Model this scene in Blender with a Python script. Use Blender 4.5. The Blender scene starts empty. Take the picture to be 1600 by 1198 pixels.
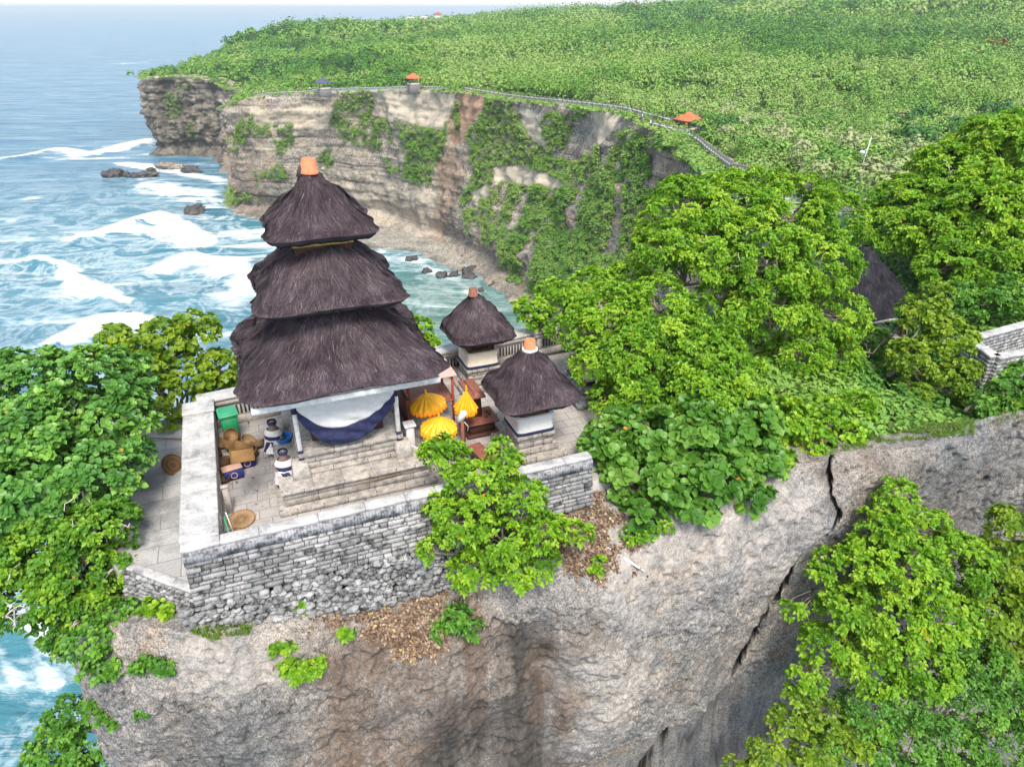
import bpy, math, random
import numpy as np

# ---------------------------------------------------------------- camera, sky, sun, exposure
scene = bpy.context.scene
COL = scene.collection
CAM_H = 12.0
PITCH = math.radians(27.9)
FPX = 1109.0                       # focal length in photo pixels (1600 wide)
cam_d = bpy.data.cameras.new("camera")
cam = bpy.data.objects.new("camera", cam_d); COL.objects.link(cam)
cam.location = (0, 0, CAM_H)
cam.rotation_euler = (math.pi / 2 - PITCH, 0, 0)
cam_d.sensor_width = 36.0
cam_d.lens = 36.0 * FPX / 1600.0
cam_d.clip_end = 60000.0
cam_d.clip_start = 0.1
scene.camera = cam

SUN_EL, SUN_AZ = math.radians(55), math.radians(168)      # azimuth from +Y (view direction) clockwise: behind the camera, to its right
world = bpy.data.worlds.new("World"); scene.world = world
world.use_nodes = True
wn = world.node_tree; wn.nodes.clear()
sky = wn.nodes.new("ShaderNodeTexSky"); sky.sky_type = 'NISHITA'; sky.sun_disc = False
sky.sun_elevation = SUN_EL; sky.sun_rotation = SUN_AZ
sky.air_density = 1.0; sky.dust_density = 1.0; sky.ozone_density = 1.0
bg = wn.nodes.new("ShaderNodeBackground"); bg.inputs["Strength"].default_value = 0.15
wo = wn.nodes.new("ShaderNodeOutputWorld")
veil = wn.nodes.new("ShaderNodeHueSaturation"); veil.inputs["Saturation"].default_value = 0.55      # thin high cloud takes the blue down
wn.links.new(sky.outputs[0], veil.inputs["Color"]); wn.links.new(veil.outputs[0], bg.inputs[0]); wn.links.new(bg.outputs[0], wo.inputs[0])
sun_d = bpy.data.lights.new("sun", 'SUN'); sun_d.energy = 2.5; sun_d.angle = math.radians(20); sun_d.color = (1.0, 0.93, 0.83)
sun = bpy.data.objects.new("sun", sun_d); COL.objects.link(sun)
sun.location = (30, -40, 80)
_sd = (math.sin(SUN_AZ) * math.cos(SUN_EL), math.cos(SUN_AZ) * math.cos(SUN_EL), math.sin(SUN_EL))
from mathutils import Vector, Matrix
sun.rotation_euler = Vector(_sd).to_track_quat('Z', 'Y').to_euler()
scene.view_settings.view_transform = 'Standard'
scene.view_settings.look = 'None'
scene.view_settings.gamma = 1.0
scene.view_settings.exposure = 1.12
scene.cycles.max_bounces = 6
scene.cycles.diffuse_bounces = 3
scene.cycles.transmission_bounces = 4
scene.cycles.transparent_max_bounces = 4
scene.cycles.use_denoising = True

# ---------------------------------------------------------------- survey helpers: a sight line met with a level or with a distance
def ray(u, v):
    a = (u - 800) / FPX; b = (599 - v) / FPX
    return (a, math.cos(PITCH) + b * math.sin(PITCH), -math.sin(PITCH) + b * math.cos(PITCH))
def atz(u, v, z=0.0):
    r = ray(u, v); t = (z - CAM_H) / r[2]
    return (r[0] * t, r[1] * t, z)
def aty(u, v, Y):
    r = ray(u, v); t = Y / r[1]
    return (r[0] * t, Y, CAM_H + r[2] * t)
def proj(P):
    P = np.asarray(P, float)
    d = P[..., 1] * math.cos(PITCH) - (P[..., 2] - CAM_H) * math.sin(PITCH)
    h = (P[..., 2] - CAM_H) * math.cos(PITCH) + P[..., 1] * math.sin(PITCH)
    d = np.where(d < 0.1, 0.1, d)
    return 800 + FPX * P[..., 0] / d, 599 - FPX * h / d
YAW = math.radians(21.5)            # the temple court is turned by this about its inner front left corner
CY, SY = math.cos(YAW), math.sin(YAW)
OX, OY = -6.9, 13.15
def W(u, w, z=0.0):
    return (OX + u * CY - w * SY, OY + u * SY + w * CY, z)
def Lc(p):
    x, y = p[0] - OX, p[1] - OY
    return (x * CY + y * SY, -x * SY + y * CY, p[2])
def lz(u, v, z): return Lc(atz(u, v, z))

# ---------------------------------------------------------------- noise (numpy)
def _hash(ix, iy, iz, seed):
    h = (ix.astype(np.uint32) * np.uint32(374761393) + iy.astype(np.uint32) * np.uint32(668265263)
         + iz.astype(np.uint32) * np.uint32(2147483647) + np.uint32(seed * 974711 + 12345))
    h = (h ^ (h >> np.uint32(13))) * np.uint32(1274126177)
    h = (h ^ (h >> np.uint32(16))) * np.uint32(2246822519)
    h = h ^ (h >> np.uint32(15))
    return h.astype(np.float64) / 4294967295.0
def vnoise(P, seed=0):
    P = np.asarray(P, float)
    f = np.floor(P); i = f.astype(np.int64); t = P - f; t = t * t * (3 - 2 * t)
    r = 0
    for dx in (0, 1):
        wx = t[:, 0] if dx else 1 - t[:, 0]
        for dy in (0, 1):
            wy = t[:, 1] if dy else 1 - t[:, 1]
            for dz in (0, 1):
                wz = t[:, 2] if dz else 1 - t[:, 2]
                r = r + wx * wy * wz * _hash(i[:, 0] + dx, i[:, 1] + dy, i[:, 2] + dz, seed)
    return r * 2 - 1
def fbm(P, scale=1.0, octv=4, seed=0, gain=0.5):
    P = np.asarray(P, float) / scale
    a, r, n = 1.0, 0, 0
    for k in range(octv):
        r = r + a * vnoise(P + 17.3 * k, seed + k); n += a; a *= gain; P = P * 2.03
    return r / n

# ---------------------------------------------------------------- object helpers
def tag(o, label=None, cat=None, group=None, kind=None):
    if label: o["label"] = label
    if cat: o["category"] = cat
    if group: o["group"] = group
    if kind: o["kind"] = kind
    return o
def empty(name, loc=(0, 0, 0), rz=0.0, label=None, cat=None, group=None):
    o = bpy.data.objects.new(name, None); COL.objects.link(o)
    o.location = loc; o.rotation_euler = (0, 0, rz); o.empty_display_size = 0.2
    return tag(o, label, cat, group)
def make_mesh(name, V, F, mat=None, smooth=False, attrs=None):
    """V: n x 3; F: an m x k index array or a list of such arrays (k = 3 or 4)."""
    V = np.asarray(V, np.float32)
    Fs = [np.asarray(f, np.int32) for f in (F if isinstance(F, list) else [F]) if len(f)]
    me = bpy.data.meshes.new(name)
    me.vertices.add(len(V)); me.vertices.foreach_set("co", V.ravel())
    tot = np.concatenate([np.full(len(f), f.shape[1], np.int32) for f in Fs])
    loops = np.concatenate([f.ravel() for f in Fs])
    start = np.concatenate([[0], np.cumsum(tot)[:-1]]).astype(np.int32)
    me.loops.add(len(loops)); me.loops.foreach_set("vertex_index", loops)
    me.polygons.add(len(tot)); me.polygons.foreach_set("loop_start", start); me.polygons.foreach_set("loop_total", tot)
    if smooth: me.polygons.foreach_set("use_smooth", np.ones(len(tot), bool))
    for k, a in (attrs or {}).items():
        at = me.attributes.new(k, 'FLOAT', 'POINT'); at.data.foreach_set("value", np.asarray(a, np.float32))
    me.update(calc_edges=True); me.validate()
    if mat: me.materials.append(mat)
    return me
def obj(name, me, parent=None, loc=None, rz=None):
    o = bpy.data.objects.new(name, me); COL.objects.link(o)
    if parent is not None: o.parent = parent
    if loc is not None: o.location = loc
    if rz is not None: o.rotation_euler = (0, 0, rz)
    return o
def copy_tree(o, parent=None):
    c = o.copy(); COL.objects.link(c)
    if parent is not None: c.parent = parent
    for ch in list(o.children): copy_tree(ch, c)
    return c

class MB:
    """Collects shapes into one mesh."""
    def __init__(s): s.v = []; s.q = []; s.t = []; s.n = 0; s.a = []
    def add(s, V, Q=None, T=None, a=0.5):
        V = np.asarray(V, float).reshape(-1, 3)
        if Q is not None and len(Q): s.q.append(np.asarray(Q, int).reshape(-1, 4) + s.n)
        if T is not None and len(T): s.t.append(np.asarray(T, int).reshape(-1, 3) + s.n)
        s.v.append(V); s.a.append(np.full(len(V), a) if np.isscalar(a) else np.asarray(a)); s.n += len(V)
    def box(s, c, d, rz=0.0, taper=1.0, a=0.5, bev=0.0, M=None):
        x, y, z = d[0] / 2, d[1] / 2, d[2] / 2
        if bev <= 0:
            V = [(-x, -y, -z), (x, -y, -z), (x, y, -z), (-x, y, -z)] + [(px * taper, py * taper, z) for px, py in ((-x, -y), (x, -y), (x, y), (-x, y))]
            Q = [(3, 2, 1, 0), (4, 5, 6, 7), (0, 1, 5, 4), (1, 2, 6, 5), (2, 3, 7, 6), (3, 0, 4, 7)]
        else:
            b = min(bev, x * .49, y * .49, z * .49)
            ring = [(-x, -y + b), (-x + b, -y), (x - b, -y), (x, -y + b), (x, y - b), (x - b, y), (-x + b, y), (-x, y - b)]
            V = []
            for zz, k in ((-z, b), (-z + b, 0), (z - b, 0), (z, b)):
                tp = 1 + (taper - 1) * (zz + z) / (2 * z)
                for px, py in ring:
                    V.append((((abs(px) - k) * (1 if px > 0 else -1)) * tp, ((abs(py) - k) * (1 if py > 0 else -1)) * tp, zz))
            Q = []
            for r in range(3):
                for i in range(8):
                    j = (i + 1) % 8; Q.append((r * 8 + i, r * 8 + j, r * 8 + 8 + j, r * 8 + 8 + i))
            for o_, rev in ((0, True), (24, False)):
                for f in ((0, 1, 2, 3), (0, 3, 4, 7), (4, 5, 6, 7)):
                    f = tuple(o_ + k for k in f); Q.append(f[::-1] if rev else f)
        V = np.array(V, float)
        if rz: 
            c_, s_ = math.cos(rz), math.sin(rz); V = V @ np.array([[c_, s_, 0], [-s_, c_, 0], [0, 0, 1]])
        if M is not None: V = V @ np.array(M.to_3x3()).T
        s.add(V + np.array(c), Q, a=a)
    def tube(s, pts, rad, n=8, a=0.5, cap=True):
        pts = np.asarray(pts, float); m = len(pts)
        rad = np.full(m, rad) if np.isscalar(rad) else np.asarray(rad, float)
        tan = np.gradient(pts, axis=0); tan /= np.linalg.norm(tan, axis=1)[:, None] + 1e-9
        ref = np.array([0, 0, 1.0]) if abs(tan[0][2]) < .9 else np.array([1.0, 0, 0])
        V = []
        th = np.arange(n) * 2 * math.pi / n
        for i in range(m):
            x = ref - np.dot(ref, tan[i]) * tan[i]; x /= np.linalg.norm(x) + 1e-9; y = np.cross(tan[i], x); ref = x
            V.append(pts[i] + rad[i] * (np.outer(np.cos(th), x) + np.outer(np.sin(th), y)))
        V = np.concatenate(V); Q = []
        for i in range(m - 1):
            for k in range(n):
                l = (k + 1) % n; Q.append((i * n + k, i * n + l, (i + 1) * n + l, (i + 1) * n + k))
        T = []
        if cap:
            V = np.vstack([V, pts[0], pts[-1]]); b0, b1 = m * n, m * n + 1
            for k in range(n):
                l = (k + 1) % n; T.append((b0, l, k)); T.append((b1, (m - 1) * n + k, (m - 1) * n + l))
        s.add(V, Q, T, a)
    def lathe(s, prof, n=24, c=(0, 0, 0), a=0.5, M=None, sx=1, sy=1):
        """prof: (radius, z) from bottom to top, open."""
        th = np.arange(n) * 2 * math.pi / n
        V = np.concatenate([np.c_[r * np.cos(th) * sx, r * np.sin(th) * sy, np.full(n, z)] for r, z in prof])
        if M is not None: V = V @ np.array(M.to_3x3()).T
        Q = [(i * n + k, i * n + (k + 1) % n, (i + 1) * n + (k + 1) % n, (i + 1) * n + k) for i in range(len(prof) - 1) for k in range(n)]
        s.add(V + np.array(c), Q, a=a)
    def mesh(s, name, mat, smooth=False):
        F = []
        if s.q: F.append(np.concatenate(s.q))
        if s.t: F.append(np.concatenate(s.t))
        return make_mesh(name, np.concatenate(s.v), F, mat, smooth, {"tint": np.concatenate(s.a)})
    def build(s, name, mat, parent=None, loc=None, rz=None, smooth=False):
        return obj(name, s.mesh(name, mat, smooth), parent, loc, rz)
def grid_faces(nr, nc, wrap=False):
    r, c = np.meshgrid(np.arange(nr - 1), np.arange(nc if wrap else nc - 1), indexing='ij')
    r, c = r.ravel(), c.ravel(); d = (c + 1) % nc
    return np.c_[r * nc + c, r * nc + d, (r + 1) * nc + d, (r + 1) * nc + c]

# ---------------------------------------------------------------- materials
class NT:
    def __init__(s, name, rough=0.8, spec=0.3):
        s.m = bpy.data.materials.new(name); s.m.use_nodes = True; s.t = s.m.node_tree
        s.b = s.t.nodes["Principled BSDF"]; s.out = s.t.nodes["Material Output"]
        s.b.inputs["Roughness"].default_value = rough
        s.b.inputs["Specular IOR Level"].default_value = spec
    def n(s, ty, **kw):
        x = s.t.nodes.new("ShaderNode" + ty)
        for k, v in kw.items():
            if k in x.inputs: x.inputs[k].default_value = v
            else: setattr(x, k, v)
        return x
    def l(s, a, b): s.t.links.new(a, b)
    def coord(s, kind="Object", scale=None):
        tc = s.n("TexCoord"); o = tc.outputs[kind]
        if scale is not None:
            mp = s.n("Mapping"); mp.inputs["Scale"].default_value = scale; s.l(o, mp.inputs[0]); o = mp.outputs[0]
        return o
    def noise(s, co, scale, detail=5, rough=0.6, dist=0.0):
        x = s.n("TexNoise", Scale=scale, Detail=detail, Roughness=rough, Distortion=dist); s.l(co, x.inputs["Vector"]); return x.outputs["Fac"]
    def ramp(s, f, stops):
        x = s.n("ValToRGB"); e = x.color_ramp.elements
        while len(e) < len(stops): e.new(0.5)
        for i, (p, c) in enumerate(stops):
            e[i].position = p; e[i].color = (c[0], c[1], c[2], 1) if not np.isscalar(c) else (c, c, c, 1)
        s.l(f, x.inputs[0]); return x.outputs[0]
    def mix(s, f, a, b, mode='MIX'):
        x = s.n("Mix", data_type='RGBA', blend_type=mode)
        for sock, val in ((x.inputs[0], f), (x.inputs[6], a), (x.inputs[7], b)):
            if hasattr(val, "links") or hasattr(val, "is_linked"): s.l(val, sock)
            else: sock.default_value = val if np.isscalar(val) and sock == x.inputs[0] else (val if np.isscalar(val) else (val[0], val[1], val[2], 1))
        return x.outputs[2]
    def math(s, op, a, b=0.5):
        x = s.n("Math", operation=op)
        for sock, val in ((x.inputs[0], a), (x.inputs[1], b)):
            if hasattr(val, "is_linked"): s.l(val, sock)
            else: sock.default_value = val
        return x.outputs[0]
    def attr(s, name):
        x = s.n("Attribute", attribute_name=name); return x.outputs["Fac"]
    def color(s, c):
        if hasattr(c, "is_linked"): s.l(c, s.b.inputs["Base Color"])
        else: s.b.inputs["Base Color"].default_value = (c[0], c[1], c[2], 1)
        return s
    def bump(s, h, strength=0.4, dist=0.02):
        x = s.n("Bump", Strength=strength, Distance=dist); s.l(h, x.inputs["Height"]); s.l(x.outputs[0], s.b.inputs["Normal"]); return s
def sm(name, c, rough=0.7, var=0.25, scale=6.0, spec=0.3, bump=0.15, metal=0.0):
    """A plain material with worn variation."""
    m = NT(name, rough, spec); co = m.coord()
    f = m.noise(co, scale, 6, .65)
    a = [x * (1 - var) for x in c]; b = [min(1, x * (1 + var)) for x in c]
    m.color(m.ramp(f, [(0.3, a), (0.7, b)])); m.bump(f, bump, 0.01); m.b.inputs["Metallic"].default_value = metal
    return m.m
def leaf_mat(name, stops, trans=0.3, rough=0.45):
    m = NT(name, rough, 0.35)
    t = m.attr("tint")
    c = m.ramp(t, stops); m.color(c)
    tr = m.n("BsdfTranslucent"); tc = m.mix(0.5, c, (0.25, 0.42, 0.03), 'MIX'); m.l(tc, tr.inputs[0])
    mx = m.n("MixShader"); mx.inputs[0].default_value = trans
    m.l(m.b.outputs[0], mx.inputs[1]); m.l(tr.outputs[0], mx.inputs[2]); m.l(mx.outputs[0], m.out.inputs[0])
    return m.m

# ================================================================ LAND AND SEA
SEA = -70.0
rng = np.random.default_rng(7)

# rim of the far cliffs, from the far promontory round the bay to the neck behind the temple: (u, v, distance Y)
RIM = [(232, 116, 600), (222, 120, 520), (226, 124, 462), (262, 120, 462), (300, 121, 462), (332, 127, 458), (356, 140, 440), (392, 150, 418),
       (370, 160, 350), (350, 168, 322), (372, 160, 319), (400, 152, 318), (460, 148, 314), (520, 145, 310), (590, 143, 300), (660, 143, 285), (720, 144, 270),
       (775, 153, 252), (830, 161, 235), (900, 168, 215), (980, 180, 190), (1010, 194, 176), (1050, 218, 158), (1090, 247, 138), (1120, 270, 118),
       (1180, 300, 96), (1235, 330, 78), (1250, 370, 62)]
# plan distance by which the foot of the cliff stands out from the rim
FOOT = [0, 0, 4, 6, 6, 8, 12, 20, 16, 6, 6, 8, 6, 5, 6, 8, 10, 14, 18, 20, 22, 22, 24, 26, 26, 26, 24, 20]
rimP = np.array([aty(*p) for p in RIM])
# two grades: control points of the hill's ground
CT = [(300, 112, 500), (235, 120, 560), (300, 108, 570), (345, 98, 580), (400, 74, 650), (450, 50, 725), (520, 40, 800), (600, 46, 850), (640, 34, 1300), (720, 33, 1300), (800, 27, 1400),
      (900, 23, 1500), (1000, 20, 1500), (1000, 28, 1000), (1100, 13, 1000), (1180, 8, 950), (1250, 6, 900), (1400, 5, 800), (1600, 5, 700), (1800, 5, 700),
      (500, 98, 420), (700, 98, 420), (700, 66, 620), (900, 108, 380), (900, 66, 600), (1100, 108, 330), (1100, 56, 600), (1300, 162, 230), (1300, 84, 420),
      (1500, 215, 170), (1500, 110, 330), (1600, 260, 130), (1200, 212, 190), (1350, 280, 105), (1500, 330, 80), (1800, 300, 110), (1800, 120, 330), (1390, 330, 70)]
ctP = np.array([aty(*p) for p in CT] + [(14, 40, -2.0), (25, 40, -2.2), (45, 45, -3), (18, 30, -1.9), (30, 30, -2.4), (60, 40, -3)])
allP = np.vstack([rimP[1:], ctP])
def _tps(r): return np.where(r > 1e-6, r * r * np.log(r + 1e-9), 0)
_S = 300.0
_X = allP[:, :2] / _S
_K = _tps(np.linalg.norm(_X[:, None] - _X[None], axis=2)) + np.eye(len(_X)) * 2e-4
_Pm = np.c_[np.ones(len(_X)), _X]
_A = np.block([[_K, _Pm], [_Pm.T, np.zeros((3, 3))]])
_w = np.linalg.solve(_A, np.r_[allP[:, 2], 0, 0, 0])
def hill_z(XY):
    X = np.asarray(XY, float) / _S
    return _tps(np.linalg.norm(X[:, None] - _X[None], axis=2)) @ _w[:-3] + np.c_[np.ones(len(X)), X] @ _w[-3:]
def in_poly(P, poly):
    x, y = P[:, 0], P[:, 1]; r = np.zeros(len(P), bool); q = np.asarray(poly)
    for i in range(len(q)):
        x1, y1 = q[i][:2]; x2, y2 = q[(i + 1) % len(q)][:2]
        if y1 == y2: continue
        r ^= ((y1 > y) != (y2 > y)) & (x < (x2 - x1) * (y - y1) / (y2 - y1) + x1)
    return r
def resample(P, step=None, n=None):
    P = np.asarray(P, float); d = np.r_[0, np.cumsum(np.linalg.norm(np.diff(P[:, :2], axis=0), axis=1))]
    t = np.linspace(0, d[-1], n or int(d[-1] / step) + 1)
    return np.c_[[np.interp(t, d, P[:, k]) for k in range(P.shape[1])]].T, t
LAND = [tuple(p[:2]) for p in rimP] + [(36, 60), (80, 40), (160, 90), (620, 300), (900, 700), (760, 1000), (500, 1450), (260, 1620), (0, 1500), (-130, 1400), (-190, 1250), (-180, 1000),
        (-190, 860), (-215, 800), (-250, 720), (-245, 650), (-262, 590), (-285, 570)]
LAND = np.array(LAND)

# ---- rock materials
def rock_mat(name, warm, cool, dark, sc=1.0, strata=False, bump=0.5):
    m = NT(name, 0.92, 0.15)
    co = m.coord("Object")
    big = m.noise(co, 0.22 / sc, 4, .6, .4); mid = m.noise(co, 1.3 / sc, 6, .65, .3); fin = m.noise(co, 9.0 / sc, 6, .7)
    c = m.mix(m.ramp(big, [(.38, 0.0), (.62, 1.0)]), warm, cool)
    c = m.mix(m.ramp(mid, [(.45, 0.0), (.72, 0.75)]), c, [x * 1.35 for x in warm])
    c = m.mix(m.ramp(mid, [(.25, 0.85), (.45, 0.0)]), c, dark)
    vo = m.n("TexVoronoi", Scale=16.0 / sc); m.l(co, vo.inputs["Vector"])
    if strata:
        cs = m.coord("Object", (0.012, 0.012, 0.55)); st = m.noise(cs, 1.0, 7, .72, .15)
        cv = m.coord('Object', (.09, .09, .012)); vs = m.noise(cv, 1.0, 6, .65, .3); c = m.mix(m.ramp(vs, [(.56, 0.0), (.70, .6)]), c, [x * 1.3 for x in dark]); c = m.mix(m.ramp(vs, [(.3, .55), (.45, 0.0)]), c, [min(.8, x * 1.5) for x in warm])
        c = m.mix(m.ramp(st, [(.36, .8), (.46, 0.0)]), c, [x * .45 for x in dark])
        c = m.mix(m.ramp(st, [(.54, 0.0), (.64, .8)]), c, [min(.75, x * 1.6) for x in warm])
    och = m.noise(co, .55 / sc, 5, .7, .6); c = m.mix(m.ramp(och, [(.54, 0.0), (.70, .7)]), c, (0.29, 0.205, 0.125))
    gry = m.noise(co, .8 / sc, 6, .7, .2); c = m.mix(m.ramp(gry, [(.30, .75), (.44, 0.0)]), c, [x * .62 for x in cool])
    pit = m.ramp(vo.outputs["Distance"], [(.08, 0.35), (.3, 1.0)])
    c = m.mix(0.55, c, pit, 'MULTIPLY')
    spk = m.ramp(fin, [(.36, .3), (.48, .95), (.66, 1.45)])
    c = m.mix(0.8, c, spk, 'MULTIPLY')
    g2 = m.noise(co, 24.0 / sc, 4, .8); c = m.mix(0.75, c, m.ramp(g2, [(.40, .16), (.48, .85), (.56, 1.1), (.66, 1.75)]), 'MULTIPLY')
    # stains with a shape of their own; black also paints shade into cracks
    run = m.noise(m.coord('Object', (1.1 / sc, 1.1 / sc, .16 / sc)), 1.0, 7, .7, .5)
    s1 = m.math('MULTIPLY', m.attr("brown"), m.ramp(run, [(.34, .15), (.58, 1.0)])); c = m.mix(s1, c, (0.115, 0.072, 0.045))
    s2 = m.math('MULTIPLY', m.attr("black"), m.ramp(m.math('ADD', m.math('MULTIPLY', fin, .35), m.math('MULTIPLY', run, .65)), [(.40, .25), (.56, 1.0)])); c = m.mix(s2, c, (0.035, 0.036, 0.034))
    s3 = m.math('MULTIPLY', m.attr("pale"), m.ramp(mid, [(.3, .3), (.6, 1.0)])); c = m.mix(s3, c, [min(.8, x * 1.75) for x in warm])
    m.color(c)
    grit = m.noise(co, 26.0 / sc, 5, .75)
    h = m.math('ADD', m.math('MULTIPLY', mid, .5), m.math('MULTIPLY', fin, .6))
    h = m.math('ADD', h, m.math('MULTIPLY', grit, .45))
    h = m.math('ADD', h, m.math('MULTIPLY', vo.outputs["Distance"], .35))
    m.bump(h, bump * 1.3, 0.12 * sc)
    return m.m
M_CLIFF = rock_mat("limestone_near", (0.275, 0.245, 0.215), (0.195, 0.196, 0.20), (0.10, 0.096, 0.096), 1.0, False, .35)
M_FAR = rock_mat("limestone_far", (0.33, 0.28, 0.215), (0.235, 0.22, 0.20), (0.075, 0.07, 0.068), 7.0, True, 0.5)
M_ROCK = rock_mat("sea_rock", (0.10, 0.095, 0.09), (0.07, 0.07, 0.072), (0.03, 0.03, 0.03), 3.0)
M_BEACH = rock_mat("shelf_rock", (0.34, 0.315, 0.265), (0.29, 0.27, 0.23), (0.13, 0.125, 0.115), 6.0)

# ---- sea
def stroke(P, pts, wid):
    """Distance from points P (n x 2) to a polyline over its width: (1 on the line .. 0), and the signed side."""
    best = np.full(len(P), 1e9)
    q = np.asarray(pts, float)
    for i in range(len(q) - 1):
        a, b = q[i], q[i + 1]; ab = b - a
        t = np.clip(((P - a) @ ab) / (ab @ ab), 0, 1)
        best = np.minimum(best, np.linalg.norm(P - (a + t[:, None] * ab), axis=1))
    return np.exp(-(best / wid) ** 2)
def sea_px(L): return [atz(u, v, SEA)[:2] for u, v in L]
def build_sea():
    na, nr = 900, 720
    ang = np.concatenate([np.linspace(-180, -47, 60)[:-1], np.linspace(-47, 22, na), np.linspace(22, 180, 60)[1:]])
    ang = np.radians(ang)
    dip = np.radians(np.concatenate([np.linspace(62, 2.2, nr), np.geomspace(2.15, 0.16, 60)]))
    dist = (CAM_H - SEA) / np.tan(dip)
    R, A = np.meshgrid(dist, ang, indexing='ij')
    X, Y = (R * np.sin(A)).ravel(), (R * np.cos(A)).ravel()
    P = np.c_[X, Y]; P3 = np.c_[X, Y, np.zeros(len(X))]
    z = np.zeros(len(X)); foam = np.zeros(len(X))
    warp = np.c_[fbm(P3, 30, 3, 41), fbm(P3, 30, 3, 45)] * 9
    Pw = P + warp
    F = [([(-40, 256), (40, 246), (90, 234), (140, 241), (190, 229), (232, 220)], 8, 1.0, 2.2), ([(80, 247), (150, 247), (230, 240)], 5, .6, 0),
         ([(140, 372), (200, 352), (245, 338), (285, 352), (305, 378)], 7, 1.1, 2.5), ([(215, 362), (270, 368)], 7, 1.0, 1.0), ([(230, 428), (290, 405), (350, 410), (395, 455)], 7, 1.05, 1.6),
         ([(290, 400), (340, 420), (390, 450)], 8, .8, .8), ([(250, 470), (330, 455), (395, 480)], 8, .5, .6),
         ([(-20, 424), (50, 410), (90, 420), (130, 448), (175, 476)], 4, 1.15, 2.8), ([(90, 532), (150, 500), (215, 508)], 5, 1.05, 1.6), ([(100, 520), (180, 520)], 6, .5, 0),
         ([(180, 100), (222, 99), (258, 96)], 9, .55, 1.0), ([(240, 262), (300, 275), (345, 280)], 9, .75, 0), ([(230, 285), (330, 300), (340, 345)], 9, .6, 0),
         ([(345, 362), (420, 360), (600, 366)], 5, .55, 0), ([(640, 405), (700, 440), (765, 462)], 5, .55, 0), ([(190, 255), (250, 262)], 8, .8, 0), ([(235, 290), (285, 300)], 8, .9, 1.2),
         ([(-20, 940), (40, 1000), (90, 1070)], 2.2, .55, .3), ([(-40, 1040), (40, 1075)], 1.6, .4, .2), ([(50, 310), (95, 306)], 5, .6, .6), ([(50, 320), (20, 360)], 5, .3, .5)]
    for pts, wid, amt, hgt in F:
        q = sea_px(pts)
        near = (np.abs(X - np.mean([p[0] for p in q])) < 200) & (np.abs(Y - np.mean([p[1] for p in q])) < 260) & (R.ravel() < 1500)
        k = np.where(near)[0]
        s_ = stroke(Pw[k], q, wid); foam[k] = np.maximum(foam[k], s_ * amt)
        s2 = stroke(P[k], q, wid * .8); z[k] += hgt * s2 * .8
        # spent foam trailing behind the crest
        s3 = stroke(Pw[k] - np.array([0, 8]), q, wid * 2.6); foam[k] = np.maximum(foam[k], s3 * amt * .22)
    d = R.ravel()
    stretch = np.c_[(X * .8 + Y * .25) / 3.2, (Y * .95 - X * .3), np.zeros(len(X))]
    sw = fbm(stretch, 16, 3, 5); z += 0.55 * sw * np.exp(-d / 900) + 1.1 * fbm(stretch, 45, 2, 9) * np.exp(-d / 1500)
    surf = np.exp(-(((X + 130) / 170) ** 2)) * np.exp(-(((Y - 270) / 130) ** 2))
    near_t = np.exp(-((X + 60) / 60) ** 2) * np.exp(-((Y - 80) / 50) ** 2)
    foam = np.clip(foam, 0, 1.1)
    shallow = np.clip(.75 * surf + .9 * near_t + np.exp(-(((X + 25) / 45) ** 2 + ((Y - 225) / 50) ** 2)), 0, 1)
    green = np.exp(-(((X + 18) / 45) ** 2 + ((Y - 205) / 55) ** 2))
    me = make_mesh("sea", np.c_[X, Y, SEA + z], grid_faces(len(dist), len(ang), False), None, True, {"foam": foam, "surf": np.clip(surf + .7 * near_t, 0, 1), "shallow": shallow, "green": green})
    m = NT("sea_water", 0.3, 0.10)
    co = m.coord("Object")
    st = m.n("Mapping"); st.inputs["Rotation"].default_value = (0, 0, math.radians(-17)); st.inputs["Scale"].default_value = (0.28, 1.0, 1.0); m.l(co, st.inputs[0]); cs = st.outputs[0]
    n1 = m.noise(cs, .09, 7, .62, .6); n2 = m.noise(cs, .5, 5, .6, .4)
    n3 = m.noise(co, .055, 8, .68, 1.2)
    rip = m.noise(cs, .12, 6, .7, .3)
    deep = m.ramp(m.math('ADD', m.math('MULTIPLY', n1, .45), m.math('MULTIPLY', rip, .55)), [(.36, (0.022, 0.105, 0.185)), (.5, (0.062, 0.155, 0.225)), (.64, (0.16, 0.265, 0.335))])
    teal = m.ramp(n1, [(.3, (0.016, 0.115, 0.155)), (.5, (0.055, 0.185, 0.225)), (.7, (0.14, 0.27, 0.31))])
    c = m.mix(m.attr("shallow"), deep, teal)
    c = m.mix(m.math('MULTIPLY', m.attr("green"), .8), c, (0.11, 0.19, 0.15))
    # lacy foam: ridged noise
    rid = m.math('ABSOLUTE', m.math('SUBTRACT', n3, .5))
    lace = m.ramp(rid, [(.0, 1.0), (.035, .35), (.07, 0.0)])
    streak = m.ramp(n1, [(.52, 0.0), (.72, .8)])
    f = m.math('ADD', m.attr("foam"), m.math('MULTIPLY', m.math('SUBTRACT', m.math('ADD', m.math('MULTIPLY', n1, .5), m.math('MULTIPLY', n3, .5)), .5), 3.2))
    f = m.ramp(f, [(.36, 0.0), (.84, 1.0)])
    g = m.math('MULTIPLY', m.attr("surf"), m.math('ADD', m.math('MULTIPLY', lace, .42), m.math('MULTIPLY', streak, .8)))
    f = m.math('MINIMUM', m.math('ADD', f, g), 1.0)
    caps = m.math('MULTIPLY', m.ramp(m.noise(cs, .045, 9, .75, .3), [(.72, 0.0), (.78, 1.0)]), .6)
    f = m.math('MAXIMUM', f, caps)
    c = m.mix(f, c, (0.74, 0.78, 0.80))
    m.color(c)
    m.l(m.math('ADD', m.math('MULTIPLY', f, .4), .30), m.b.inputs["Roughness"])
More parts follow.
